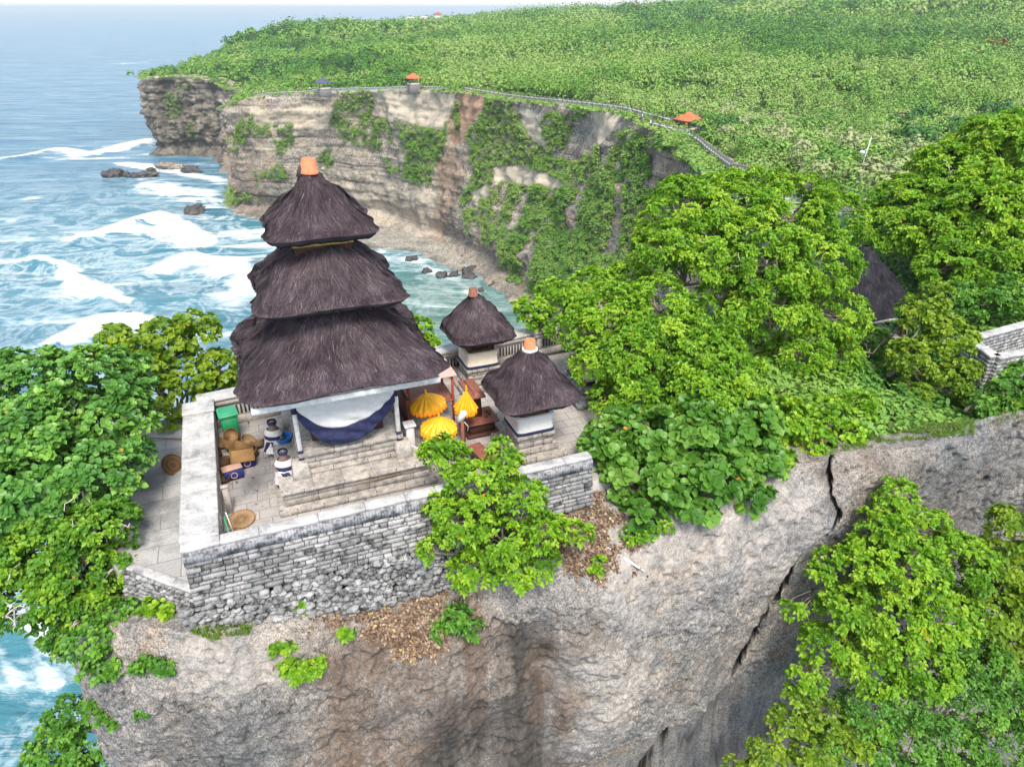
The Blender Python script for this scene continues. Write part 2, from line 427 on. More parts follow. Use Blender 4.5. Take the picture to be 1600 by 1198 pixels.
    n4 = m.noise(cs, .16, 4, .6, .5); n5 = m.noise(cs, .028, 3, .55, .4)
    bh = m.math('ADD', m.math('MULTIPLY', n2, .5), m.math('ADD', m.math('MULTIPLY', n4, 2.0), m.math('MULTIPLY', n5, 7.0)))
    m.bump(bh, .8, 1.3)
    me.materials.append(m.m)
    tag(obj("sea", me), kind="structure")
build_sea()

# ---- the hill behind the bay
def build_hill():
    ang = np.radians(np.linspace(-30, 52, 760)); dist = np.concatenate([np.geomspace(34, 480, 210), np.geomspace(484, 1700, 150)])
    R, A = np.meshgrid(dist, ang, indexing='ij')
    P = np.c_[(R * np.sin(A)).ravel(), (R * np.cos(A)).ravel()]
    keep = in_poly(P, LAND)
    z = np.full(len(P), SEA); z[keep] = hill_z(P[keep]) + fbm(np.c_[P[keep], np.zeros(keep.sum())], 14, 3, 3) * .7 + fbm(np.c_[P[keep], np.zeros(keep.sum())], 90, 2, 8) * 3.0 * np.clip((P[keep, 1] - 330) / 200, 0, 1)
    q = grid_faces(len(dist), len(ang)); q = q[keep[q].all(axis=1)]
    used = np.unique(q); mp = np.full(len(P), -1); mp[used] = np.arange(len(used))
    m = NT("hillside_ground", 0.95, 0.1); co = m.coord()
    m.color(m.ramp(m.noise(co, .06, 8, .7), [(.3, (0.014, 0.035, 0.008)), (.55, (0.03, 0.065, 0.014)), (.75, (0.08, 0.10, 0.035))])); m.bump(m.noise(co, .8, 5), .6, .5)  # ground colour darkened so gaps between the crowns read as shade
    tag(obj("hillside", make_mesh("hillside", np.c_[P, z][used], mp[q], m.m, True)), kind="structure")
build_hill()

def poly_mask(u, v, poly): return in_poly(np.c_[u, v], poly)
V_POLYS = [[(525, 148), (580, 140), (588, 190), (640, 203), (690, 203), (716, 158), (712, 205), (700, 215), (683, 262), (670, 290), (632, 283), (600, 265), (590, 238), (540, 208), (513, 195)],
           [(757, 150), (790, 152), (815, 200), (850, 240), (905, 250), (960, 212), (1004, 208), (1018, 262), (1005, 330), (1010, 430), (860, 475), (800, 440), (770, 380), (735, 372), (718, 320), (735, 270), (732, 225)],
           [(345, 295), (362, 288), (395, 315), (370, 325), (345, 320)], [(400, 265), (440, 258), (452, 278), (405, 285)], [(372, 190), (395, 180), (398, 205), (368, 240), (362, 220)], [(395, 195), (455, 195), (452, 212), (400, 208)], [(500, 235), (520, 225), (515, 268), (495, 262)],
           [(432, 225), (452, 215), (456, 240), (435, 245)], [(1020, 215), (1110, 250), (1120, 280), (1085, 268), (1040, 240), (1022, 235)], [(1045, 275), (1060, 275), (1050, 320), (1010, 330), (1020, 290)], [(290, 190), (302, 188), (300, 220), (288, 222)], [(255, 160), (275, 130), (300, 130), (262, 200)],
           [(900, 165), (985, 180), (1010, 190), (900, 178)], [(840, 195), (870, 170), (905, 180), (880, 235), (850, 235)]]
V_HOLES = [[(765, 262), (800, 258), (850, 272), (902, 290), (870, 296), (820, 290), (775, 285)], [(808, 168), (845, 182), (850, 230), (832, 222), (812, 190)], [(925, 175), (975, 180), (960, 205), (935, 228), (922, 205)],
           [(735, 300), (770, 296), (775, 315), (745, 320)]]
VEG_PTS = []
def build_far_cliff():
    C0 = np.c_[rimP, FOOT]
    C, t = resample(C0, 1.0)
    n = len(C)
    # rugged plan line
    nz = fbm(np.c_[t, t * 0, t * 0], 24, 4, 21)
    T = np.gradient(C[:, :2], axis=0); T /= np.linalg.norm(T, axis=1)[:, None] + 1e-9
    k = np.exp(-np.linspace(-3, 3, 25) ** 2); k /= k.sum()
    Tp = np.vstack([np.repeat(T[:1], 12, 0), T, np.repeat(T[-1:], 12, 0)])
    T = np.c_[np.convolve(Tp[:, 0], k, 'valid'), np.convolve(Tp[:, 1], k, 'valid')]
    T /= np.linalg.norm(T, axis=1)[:, None] + 1e-9
    N = np.c_[T[:, 1], -T[:, 0]]                       # outward: to the right of the walking direction, towards the sea / camera
    rows = np.concatenate([[-9, -5, -2], np.linspace(0, 1, 110)])
    V = []
    for r in rows:
        if r < 0:
            p = C[:, :2] + N * (r + 0); z = np.where(True, hill_z(p) + .15 + .35 * (r == -2), 0)
            z = np.where(np.abs(z - C[:, 2]) > 4, C[:, 2], z); V.append(np.c_[p, z])
        else:
            slope = C[:, 3] * (.15 * r + .85 * r ** 2.2)
            zt = C[:, 2]; z = zt + (SEA - 1.5 - zt) * r
            V.append(np.c_[C[:, :2] + N * slope[:, None], z])
    V = np.concatenate(V); nr = len(rows); rr = np.repeat(rows, n)
    Nn = np.tile(N, (nr, 1))
    act = np.clip(rr * 14, 0, 1)
    butt = fbm(V * [1, 1, .25], 26, 3, 31) * 5.0 + fbm(V * [1, 1, .5], 8, 3, 33) * 1.6
    led = fbm(np.c_[V[:, 0] * .05, V[:, 1] * .05, V[:, 2]], 2.0, 4, 35, .62)
    led = led * 1.5 * (.4 + .6 * np.clip(fbm(V, 35, 2, 36) + .5, 0, 1)) + np.abs(fbm(V, 3, 3, 37)) * 1.4 + fbm(V * [1, 1, .35], 4, 3, 38) * 1.2
    und = -5.0 * np.exp(-((V[:, 2] - SEA - 5) / 4.0) ** 2)          # the notch the waves have cut
    pro = np.clip((V[:, 1] - 395) / 30, 0, 1) * np.clip((-150 - V[:, 0]) / 10, 0, 1)
    crag = (np.abs(fbm(V, 9, 4, 111)) * 9.0 - 2.5 + np.abs(fbm(V, 3, 3, 112)) * 3)
    d = act * (butt * (1 + .5 * pro) + led + und + crag * pro + .35 * crag * (1 - pro))
    V[:, :2] += Nn * d[:, None]; V[:, 2] += act * fbm(V, 5, 2, 39) * .7
    u, v = proj(V)
    wob = np.c_[fbm(V, 9, 3, 51), fbm(V, 9, 3, 52)] * 14
    uu, vv = u + wob[:, 0], v + wob[:, 1]
    veg = np.zeros(len(V), bool)
    for p in V_POLYS: veg |= poly_mask(uu, vv, p)
    for p in V_HOLES: veg &= ~poly_mask(uu, vv, p)
    veg &= fbm(V * [1, 1, .28], 5.5, 3, 131) < .20
    brown = np.zeros(len(V)); pale = np.zeros(len(V)); black = np.zeros(len(V))
    brown[poly_mask(uu, vv, [(715, 150), (757, 150), (740, 200), (725, 240), (700, 320), (690, 385), (665, 380), (700, 270), (705, 200)])] = .0
    scar = poly_mask(uu, vv, [(718, 148), (758, 150), (742, 195), (735, 225), (705, 222), (702, 195)])
    pale[poly_mask(uu, vv, [(585, 145), (715, 145), (690, 200), (640, 200), (600, 185)])] = .8
    pale[poly_mask(uu, vv, [(390, 170), (520, 165), (510, 200), (400, 205)])] = .5
    for p in V_HOLES: pale[poly_mask(uu, vv, p)] = .9
    pale[poly_mask(uu, vv, [(530, 290), (690, 300), (690, 370), (540, 360)])] = .35
    black[poly_mask(uu, vv, [(225, 130), (345, 130), (345, 275), (225, 260)])] = .85
    black[poly_mask(uu, vv, [(325, 335), (420, 335), (420, 362), (325, 362)])] = .5
    black[poly_mask(uu, vv, [(700, 370), (850, 400), (850, 480), (790, 460)])] = .3
    brown[scar] = .0
    brown[poly_mask(uu, vv, [(345, 200), (420, 210), (420, 345), (345, 340)])] = .35
    brown[poly_mask(uu, vv, [(690, 225), (735, 240), (700, 390), (675, 380)])] = .35
    brown[poly_mask(uu, vv, [(1010, 200), (1110, 250), (1100, 330), (1015, 330)])] = .5
    sc = np.zeros(len(V)); sc[scar] = .6
    sc[poly_mask(uu, vv, [(690, 240), (728, 240), (705, 330), (690, 385), (672, 380)])] = .2
    F = grid_faces(nr, n)
    me = make_mesh("far_cliff", V, F[:, ::-1], M_FAR, True, {"brown": brown, "black": black, "pale": pale, "scar": sc})
    nt = M_FAR.node_tree; b = nt.nodes["Principled BSDF"]; src = b.inputs["Base Color"].links[0].from_socket
    mx = nt.nodes.new("ShaderNodeMix"); mx.data_type = 'RGBA'; at = nt.nodes.new("ShaderNodeAttribute"); at.attribute_name = "scar"
    nt.links.new(at.outputs["Fac"], mx.inputs[0]); nt.links.new(src, mx.inputs[6]); mx.inputs[7].default_value = (.36, .20, .12, 1); nt.links.new(mx.outputs[2], b.inputs["Base Color"])
    tag(obj("far_cliff", me), kind="structure")
    G = V.reshape(nr, n, 3); dr = np.gradient(G, axis=0); dc = np.gradient(G, axis=1); NN = np.cross(dc, dr).reshape(-1, 3); NN /= np.linalg.norm(NN, axis=1)[:, None] + 1e-9
    s_ = np.sign((NN[:, :2] * Nn).sum(1)); NN *= np.where(s_ == 0, 1, s_)[:, None]
    k = np.where(veg & (rr > .0))[0]
    VEG_PTS.append((V[k], NN[k]))
    VEG_PTS.append(C)
build_far_cliff()

# ---- rock shelf at the foot of the cliff, and rocks in the surf
def build_beach():
    poly = np.array([atz(u, v, SEA + 1)[:2] for u, v in [(540, 348), (640, 350), (720, 372), (790, 400), (840, 450), (830, 492), (800, 468), (768, 438), (742, 424), (700, 414), (650, 394), (600, 386), (560, 374)]])
    lo, hi = poly.min(0) - 4, poly.max(0) + 4
    xs = np.arange(lo[0], hi[0], .6); ys = np.arange(lo[1], hi[1], .6)
    X, Y = np.meshgrid(xs, ys); P = np.c_[X.ravel(), Y.ravel()]
    P3 = np.c_[P, np.zeros(len(P))]
    Pw = P + np.c_[fbm(P3, 9, 3, 1), fbm(P3, 9, 3, 2)] * 4
    ins = in_poly(Pw, poly)
    # height falls to the water at the edge
    q = np.vstack([poly, poly[:1]]); e = stroke(Pw, q, 5.0)
    z = SEA + 1.0 + fbm(P3, 5, 4, 3) * .7 + np.abs(fbm(P3, 1.6, 3, 4)) * .5 - np.where(ins, e * 1.0, 3)
    tex = {"brown": np.zeros(len(P)), "black": np.clip(e * 1.2 - .55, 0, .8) * (fbm(P3, 6, 3, 6) > -.1), "pale": np.zeros(len(P))}
    f = grid_faces(len(ys), len(xs)); f = f[ins[f].any(axis=1)]
    used = np.unique(f); mp = np.full(len(P), -1); mp[used] = np.arange(len(used))
    tag(obj("beach", make_mesh("beach", np.c_[P, z][used], mp[f], M_BEACH, True, {k: a[used] for k, a in tex.items()})), kind="structure")
build_beach()
def ico(sub=3):
    import bmesh
    bm = bmesh.new(); bmesh.ops.create_icosphere(bm, subdivisions=sub, radius=1.0)
    V = np.array([v.co[:] for v in bm.verts]); T = np.array([[v.index for v in f.verts] for f in bm.faces]); bm.free(); return V, T
ICO1, ICO2, ICO3, ICO4 = ico(1), ico(2), ico(3), ico(4)
def rock_mesh(name, size, seed, mat, base=ICO4):
    V, T = base
    d = .75 + fbm(V + seed * 3.1, .9, 4, seed) * .9 + np.abs(fbm(V, .45, 4, seed + 3)) * .8
    V = V * d[:, None] * np.array(size)
    z0 = np.zeros(len(V))
    return make_mesh(name, V, T, mat, False, {"brown": z0, "black": z0, "pale": z0})
ROCKS = [(175, 276, (4.6, 4, 4.2), "small dark rock alone in the surf, farthest out from the promontory"), (222, 276, (7.5, 4, 2.6), "long low dark rock in the surf before the promontory"),
         (198, 274, (3, 2.5, 1.8), "tiny dark rock between two larger ones in the surf"), (304, 332, (4.6, 4.2, 3.6), "square dark boulder in the white water off the near cliff"), (236, 268, (2.6, 2.2, 2.2), "small dark rock nearest the foot of the far promontory"),
         (262, 262, (8, 5, 3.4), "broad pale fallen boulder at the foot of the far promontory"), (300, 268, (6, 4, 2.6), "dark boulder heap at the right foot of the far promontory")]
for i, (u, v, sz, lab) in enumerate(ROCKS):
    o = obj("sea_rock", rock_mesh("sea_rock", sz, 11 + i, M_ROCK if i < 5 or i == 6 else M_FAR), None, (*atz(u, v, SEA)[:2], SEA + .2)); tag(o, lab, "rock")
rr_ = np.random.default_rng(5)
bould = [rock_mesh("shore_boulder", (1, .9, .75), 40 + k, M_ROCK, ICO3) for k in range(3)]
for k in range(15):
    if k < 8: u, v = 635 + k * 19 + rr_.uniform(-8, 8), 400 + k * 8.0 + rr_.uniform(-10, 10)
    else: u, v = 700 + rr_.uniform(0, 125), 378 + rr_.uniform(0, 8) + (rr_.uniform(0, 1)) * 60
    o = obj("shore_boulder", bould[k % 3], None, (*atz(u, v, SEA)[:2], SEA + .5)); s = rr_.uniform(.8, 2.6); o.scale = (s, s, s); o.rotation_euler = (0, 0, rr_.uniform(0, 6))
    tag(o, "dark boulder strewn along the edge of the pale rock shelf in the bay", "boulder", "boulders along the rock shelf")

# ================================================================ THE HEADLAND THE TEMPLE STANDS ON
FRONT = [(110, 1000, 12.7), (150, 985, 12.4), (200, 965, 12.15), (260, 985, 11.95), (310, 1003, 11.85), (420, 1003, 12.15), (480, 995, 12.5), (560, 988, 12.95), (640, 985, 13.3), (700, 985, 13.55), (760, 980, 13.75), (820, 955, 14.1), (900, 895, 14.7), (1000, 852, 15.3),
         (1100, 805, 16.2), (1200, 765, 17.05), (1290, 720, 18.0), (1400, 705, 18.8), (1500, 672, 19.9), (1600, 645, 20.9)]
FR = [aty(*p) for p in FRONT]
HEAD = [(-12.0, 14.2, -2.4), *FR[0:], (21, 22.0, .2), (28, 24, 0), (40, 26, -1.5), (60, 26, -3)]
BACK = [(60, 70, -3), (36, 76, -5), (30, 66, -4.5), (23, 55, -3.5), (16, 44, -3), (9, 33, -2.6), (3, 29, -2), (-2.5, 27, -1.6), (-8, 25, -1.5), (-12, 23.4, -1.6), (-13.9, 20.5, -2), (-13.7, 17.2, -2.3)]
HRING = np.array(HEAD + BACK)
def ground_z(P):
    P = np.asarray(P, float); u = (P[:, 0] - OX) * CY + (P[:, 1] - OY) * SY
    base = -1.3 + .95 * np.clip((u - 5.5) / 3.5, 0, 1) - 2.4 * np.clip((u - 19) / 9, 0, 1)
    return base
def crack_d(X, Z):
    """Signed offset to the right of the crack in the front cliff (plan X against height)."""
    pts = [(1290, 700, 18.2), (1286, 760, 17.9), (1292, 812, 17.6), (1245, 870, 17.1), (1228, 925, 16.7), (1210, 990, 16.2), (1190, 1060, 15.7), (1165, 1120, 15.3), (1100, 1170, 14.9), (1050, 1195, 14.6), (1000, 1300, 14.2)]
    q = np.array([aty(*p) for p in pts])
    zs, xs = q[::-1, 2], q[::-1, 0]
    return X - np.interp(Z, zs, xs), zs
def build_headland():
    ring = np.vstack([HRING, HRING[:1]])
    # dense along the front, coarse elsewhere
    front, _ = resample(ring[:len(HEAD) - 2], .045)
    rest, _ = resample(ring[len(HEAD) - 3:], 1.0)
    C = np.vstack([front, rest[1:]]); n = len(C)
    t = np.r_[0, np.cumsum(np.linalg.norm(np.diff(C[:, :2], axis=0), axis=1))]
    # smooth the plan line a little
    S = C.copy()
    for it in range(3):
        for k_, w_ in ((12, .5),):
            q = np.vstack([S[-k_:], S, S[:k_]]); S = (1 - w_) * S + w_ * .5 * (q[:-2 * k_] + q[2 * k_:])
    C[:len(front)] = S[:len(front)]
    T = np.gradient(C[:, :2], axis=0); T /= np.linalg.norm(T, axis=1)[:, None] + 1e-9
    k = np.ones(41) / 41; Tp = np.vstack([T[-20:], T, T[:20]]); T = np.c_[np.convolve(Tp[:, 0], k, 'valid'), np.convolve(Tp[:, 1], k, 'valid')]; T /= np.linalg.norm(T, axis=1)[:, None] + 1e-9
    N = np.c_[T[:, 1], -T[:, 0]]
    drop = np.concatenate([np.linspace(-1, 0, 26)[:-1], np.linspace(0, 8.6, 170), np.geomspace(8.8, 66, 34)])
    V = []; 
    for h in drop:
        if h < 0:
            p = C[:, :2] + N * (2.2 * h); g = ground_z(p); s_ = -h
            z = C[:, 2] * (1 - s_ ** .8) + (g + .10) * s_ ** .8; V.append(np.c_[p, z])
        else:
            out = .5 * (1 - np.exp(-h / .8)) - .018 * h + .05 * np.clip(h - 30, 0, 99)
            V.append(np.c_[C[:, :2] + N * out, C[:, 2] - h])
    V = np.concatenate(V); nr = len(drop); hh = np.repeat(drop, n); Nn = np.tile(N, (nr, 1))
    act = np.clip((hh + 1.0) / 1.3, 0.1, 1)
    cd, _ = crack_d(V[:, 0], V[:, 2])
    cw = cd + fbm(V, .9, 5, 61, .6) * .34
    step = np.clip((cw + .05) / .10, 0, 1) * np.clip(1.15 - cw * .02, .3, 2) * np.clip((V[:, 1] < 21), 0, 1)
    groove = np.exp(-((cw - .09) / np.clip(.048 + .010 * np.clip(hh, 0, 9), .04, .2)) ** 2)
    fr = (V[:, 1] < 21.5) & (V[:, 0] > 3) & (hh > -1)
    bulge = fbm(V, 3.4, 4, 71) * .5 + fbm(V * [1, 1, .7], .9, 4, 73) * .12 + np.abs(fbm(V, .32, 4, 75)) * .12 + fbm(V, .14, 3, 77) * .06
    cr1 = fbm(V * [1, 1, 1.4], 1.5, 5, 141); cr2 = fbm(V * [1, 1, .8], .75, 4, 143)
    fis = np.exp(-(cr1 / .022) ** 2) * np.clip(fbm(V, 2.2, 2, 145) * 2.5 + .25, 0, 1); fis2 = np.exp(-(cr2 / .03) ** 2) * np.clip(fbm(V, 1.7, 2, 147) * 2.5 - .05, 0, 1)
    pock = np.clip(fbm(V, .38, 4, 149) - .24, 0, .3) * 1.0
    plates = np.round(fbm(V * [1, 1, .6], 1.9, 3, 151) * 5) / 5 * .28
    bulge = bulge + plates - fis * .12 - fis2 * .07 - pock * .55
    # overhang and hollow under the front shrub
    u, v = proj(V)
    hol = np.exp(-(((u - 800) / 70) ** 2 + ((v - 1010) / 55) ** 2)) * .5 + np.exp(-(((u - 850) / 26) ** 2 + ((v - 1060) / 90) ** 2)) * .35
    nose = np.exp(-(((u - 990) / 130) ** 2 + ((v - 990) / 160) ** 2)) * .35
    far_ = np.clip((hh - 9) / 12, 0, 1)
    d = act * bulge * (1 + 2.5 * far_) - hol + nose * act
    V[:, :2] += Nn * d[:, None]
    back = np.where(fr, step * (.18 + .02 * np.clip(hh, 0, 9)) + groove * 1.2, 0) * act
    sl = V[:, :2] / np.linalg.norm(V[:, :2], axis=1)[:, None]; V[:, :2] += sl * back[:, None]
    V[:, 2] += (act * (fbm(V, 1.3, 4, 81) * .22 + fbm(V, .3, 3, 83) * .05)) * np.where(hh < .5, 1, .4)
    wob = np.c_[fbm(V, 1.2, 4, 91), fbm(V, 1.2, 4, 92)] * 55
    uu, vv = u + wob[:, 0], v + wob[:, 1]
    def soft(polys):
        o = np.zeros(len(V))
        for p, a in polys:
            for k in range(6):
                ju = uu + 26 * math.cos(k * 1.047) ; jv = vv + 26 * math.sin(k * 1.047); o += poly_mask(ju, jv, p) * a / 6
        return np.clip(o, 0, 1)
    brown = soft([([(490, 985), (760, 960), (880, 1000), (880, 1110), (860, 1260), (450, 1260), (470, 1120)], .75), ([(880, 900), (900, 1000), (880, 1150), (850, 1150), (860, 1000)], .6), ([(560, 930), (720, 950), (720, 990), (560, 990)], .6), ([(1290, 700), (1420, 700), (1400, 760), (1300, 790)], .45)])
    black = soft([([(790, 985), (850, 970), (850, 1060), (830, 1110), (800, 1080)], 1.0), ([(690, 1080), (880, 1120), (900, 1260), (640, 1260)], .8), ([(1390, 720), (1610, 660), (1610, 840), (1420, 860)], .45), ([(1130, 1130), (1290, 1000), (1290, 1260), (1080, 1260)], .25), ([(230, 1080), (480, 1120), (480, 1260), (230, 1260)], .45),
                  ([(1050, 970), (1190, 1000), (1160, 1120), (1020, 1130)], .35), ([(990, 1170), (1200, 1120), (1200, 1260), (980, 1260)], .5)])
    pale = soft([([(300, 975), (420, 985), (440, 1060), (330, 1090), (270, 1040)], .45), ([(890, 880), (1090, 810), (1250, 740), (1260, 850), (1180, 900), (950, 950)], .5), ([(880, 1000), (1000, 960), (1010, 1100), (900, 1160)], .3)])
    black = np.clip(black + 1.5 * groove * fr + .55 * fis + .4 * fis2 + 1.2 * pock, 0, 1)  # crack, fissures and pockets blackened: their shade painted into the colour
    fq = grid_faces(nr, n, True)[:, ::-1]; cx, cy = C[fq[:, 0] % n, 0], C[fq[:, 0] % n, 1]; fq = fq[~((cy > 52) | (cx > 45))]
    me = make_mesh("cliff", V, fq, M_CLIFF, True, {"brown": brown, "black": black, "pale": pale})
    tag(obj("cliff", me), kind="structure")
    near_f = fq[fq.max(axis=1) < 200 * n]
    return V, near_f
CLIFF_V, CLIFF_F = build_headland()
def build_ground():
    xs = np.arange(-14.5, 62, .3); ys = np.arange(11, 80, .3)
    X, Y = np.meshgrid(xs, ys); P = np.c_[X.ravel(), Y.ravel()]
    c = HRING[:, :2].mean(0)
    ins = in_poly(P, HRING[:, :2]); q = np.vstack([HRING[:, :2], HRING[:1, :2]])
    edge = stroke(P, q, 1.0); ins &= edge < .05
    z = ground_z(P) + fbm(np.c_[P, P[:, 0] * 0], 3, 4, 5) * .08
    b = np.clip((P[:, 1] - 34) / 14, 0, 1); hz = np.zeros(len(P)); k = ins & (b > 0); hz[k] = hill_z(P[k]) + .1
    z = np.where(b > 0, z * (1 - b) + hz * b, z)
    f = grid_faces(len(ys), len(xs)); f = f[ins[f].all(axis=1)]
    used = np.unique(f); mp = np.full(len(P), -1); mp[used] = np.arange(len(used))
    m = NT("soil_and_grass", .95, .1); co = m.coord()
    m.color(m.ramp(m.noise(co, .9, 8, .7), [(.3, (0.05, 0.06, 0.025)), (.5, (0.10, 0.095, 0.05)), (.7, (0.22, 0.19, 0.14))])); m.bump(m.noise(co, 7, 6), .7, .06)
    tag(obj("ground", make_mesh("ground", np.c_[P, z][used], mp[f], m.m, True)), kind="structure")
build_ground()

from mathutils.bvhtree import BVHTree
_used = np.unique(CLIFF_F); _mp = np.full(len(CLIFF_V), -1); _mp[_used] = np.arange(len(_used))
_BVH = BVHTree.FromPolygons(CLIFF_V[_used].tolist(), _mp[CLIFF_F].tolist())
def cliff_y(u, v):
    """Distance Y at which a sight line meets the near cliff (None where it passes it by)."""
    d = Vector(ray(u, v)); h = _BVH.ray_cast(Vector((0, 0, CAM_H)), d.normalized(), 60.0)
    return None if h[0] is None else h[0].y

# ================================================================ THE TEMPLE COURT
M_CAP = NT("weathered_coping", .85, .2); _c = M_CAP.coord()
_n = M_CAP.noise(_c, 1.6, 8, .68, .3); _f = M_CAP.noise(_c, 14, 6, .7)
_k = M_CAP.ramp(_n, [(.30, (0.16, 0.16, 0.165)), (.43, (0.36, 0.355, 0.345)), (.62, (0.54, 0.53, 0.515))])
M_CAP.color(M_CAP.mix(.5, _k, M_CAP.ramp(_f, [(.3, .35), (.5, 1.0)]), 'MULTIPLY')); M_CAP.bump(_f, .5, .015); M_CAP = M_CAP.m
def block_mat(name, pale, mid, dark, wet=0.5, tintamt=.35):
    m = NT(name, .9, .2); co = m.coord()
    a = m.noise(co, .8, 6, .65, .5); b = m.noise(co, 5.5, 7, .68); d = m.noise(co, 26, 5, .7)
    c = m.mix(m.ramp(a, [(.35, 0.0), (.65, 1.0)]), mid, pale)
    c = m.mix(m.ramp(b, [(.52 - wet * .18, 1.0), (.60 - wet * .1, 0.0)] if wet > .3 else [(.34, .9), (.60, 0.0)]), c, dark)
    t = m.ramp(m.attr("tint"), [(0, 1 - tintamt), (1, 1 + tintamt)]); c = m.mix(1.0, c, t, 'MULTIPLY')
    c = m.mix(.6, c, m.ramp(d, [(.3, .4), (.55, 1.1)]), 'MULTIPLY')
    m.color(c); m.bump(m.math('ADD', b, m.math('MULTIPLY', d, .5)), .5, .02)
    return m.m
M_MASON = block_mat("wall_masonry", (0.32, 0.31, 0.30), (0.16, 0.16, 0.16), (0.04, 0.04, 0.042), .95)
M_RUBBLE = block_mat("rubble_stone", (0.35, 0.34, 0.33), (0.20, 0.20, 0.20), (0.05, 0.05, 0.05), .7)
M_PLINTH = block_mat("plinth_stone", (0.44, 0.395, 0.345), (0.365, 0.33, 0.295), (0.17, 0.16, 0.15), .10, .16)
M_RENDER = block_mat("grey_render", (0.36, 0.35, 0.36), (0.27, 0.27, 0.28), (0.10, 0.10, 0.105), .6, .1)
M_PALE = block_mat("pale_stone", (0.47, 0.43, 0.385), (0.39, 0.35, 0.31), (0.24, 0.22, 0.21), .2, .2)
M_JOINT = sm("dark_joint_and_slot_shade", (0.035, 0.035, 0.037), .95, .3)
def paving_mat(name, pale, dark, sx=.62, sy=.42):
    m = NT(name, .85, .2); co = m.coord()
    w = m.n("VectorMath", operation='ADD'); m.l(co, w.inputs[0]); nz = m.n("TexNoise", Scale=1.4, Detail=3); m.l(co, nz.inputs["Vector"])
    sc = m.n("VectorMath", operation='SCALE'); sc.inputs["Scale"].default_value = .12; m.l(nz.outputs["Color"], sc.inputs[0]); m.l(sc.outputs[0], w.inputs[1])
    br = m.n("TexBrick", Scale=1.0); br.inputs["Brick Width"].default_value = sx; br.inputs["Row Height"].default_value = sy; br.inputs["Mortar Size"].default_value = .012
    br.inputs["Color1"].default_value = (*pale, 1); br.inputs["Color2"].default_value = (*[x * .8 for x in pale], 1); br.inputs["Mortar"].default_value = (*[x * .45 for x in pale], 1); m.l(w.outputs[0], br.inputs["Vector"])
    a = m.noise(co, .55, 7, .7, .4); f = m.noise(co, 18, 6, .7)
    c = m.mix(m.ramp(a, [(.38, .85), (.52, 0.0)]), br.outputs["Color"], dark)
    c = m.mix(.5, c, m.ramp(f, [(.3, .5), (.55, 1.05)]), 'MULTIPLY')
    st = m.attr("black"); c = m.mix(m.math('MULTIPLY', st, m.ramp(a, [(.3, 1.0), (.65, .5)])), c, (.09, .09, .095))
    m.color(c); m.bump(m.math('ADD', m.math('MULTIPLY', br.outputs["Fac"], -1.0), m.math('MULTIPLY', f, .4)), .4, .015)
    return m.m
M_PAVE = paving_mat("court_paving", (0.44, 0.405, 0.375), (0.24, 0.23, 0.225))
M_PATHP = paving_mat("path_paving", (0.42, 0.412, 0.40), (0.21, 0.21, 0.208), 1.1, .7)
tr = np.random.default_rng(21)

def flat_grid(name, u0, u1, w0, w1, z, mat, step=.15, amp=.012, stain=None, thick=.5):
    us = np.arange(u0, u1 + 1e-6, step); ws = np.arange(w0, w1 + 1e-6, step)
    U, Wd = np.meshgrid(us, ws); P = np.c_[U.ravel(), Wd.ravel(), np.full(U.size, z)]
    P[:, 2] += fbm(P, 1.5, 3, 3) * amp
    st = stain(P) if stain else np.zeros(len(P))
    q = grid_faces(len(ws), len(us)); n = len(P)
    V = np.vstack([P, [(u0, w0, z - thick), (u1, w0, z - thick), (u1, w1, z - thick), (u0, w1, z - thick)]])
    nu, nw = len(us), len(ws)
    # side skirts as long strips
    ed = []
    low = P.copy(); low[:, 2] = z - thick
    V = np.vstack([P, low])
    for i in range(nu - 1): ed.append((i, i + 1, n + i + 1, n + i)); j = (nw - 1) * nu + i; ed.append((j + 1, j, n + j, n + j + 1))
    for i in range(nw - 1): j = i * nu; ed.append((j + nu, j, n + j, n + j + nu)); j = i * nu + nu - 1; ed.append((j, j + nu, n + j + nu, n + j))
    return tag(obj(name, make_mesh(name, V, [q, np.array([e[::-1] for e in ed])], mat, False, {"black": np.r_[st, st]}), None, (OX, OY, 0), YAW), kind="structure")
def court_stain(P):
    s = np.exp(-(((P[:, 0] - .75) / .55) ** 2 + ((P[:, 1] - 3.3) / .6) ** 2)) * 1.0 + .55 * np.exp(-(((P[:, 0] - 1.05) / .35) ** 2 + ((P[:, 1] - 4.2) / .9) ** 2))
    return np.clip(s + .3 * fbm(P, 1.2, 3, 9), 0, 1)
flat_grid("courtyard", -.1, 14.5, -.1, 8.0, 0.0, M_PAVE, .15, .012, court_stain, .6)
def side_path():
    us = np.linspace(-3.0, -.93, 16); ts = np.linspace(0, 1, 70); U, T_ = np.meshgrid(us, ts)
    near_w = 1.37 - (U + 2.34) * (1.52 / 1.58) + .02; Wd = near_w + (9.0 - near_w) * T_
    P = np.c_[U.ravel(), Wd.ravel(), np.full(U.size, -.45)]; P[:, 2] += fbm(P, 1.5, 3, 3) * .02; n = len(P); low = P.copy(); low[:, 2] -= .6
    ed = [(i + 1, i, n + i, n + i + 1) for i in range(15)] + [((i + 1) * 16, i * 16, n + i * 16, n + (i + 1) * 16)[::-1] for i in range(69)]
    tag(obj("path", make_mesh("path", np.vstack([P, low]), [grid_faces(70, 16), np.array(ed)], M_PATHP, False, {"black": np.zeros(2 * n)}), None, (OX, OY, 0), YAW), kind="structure")
side_path()

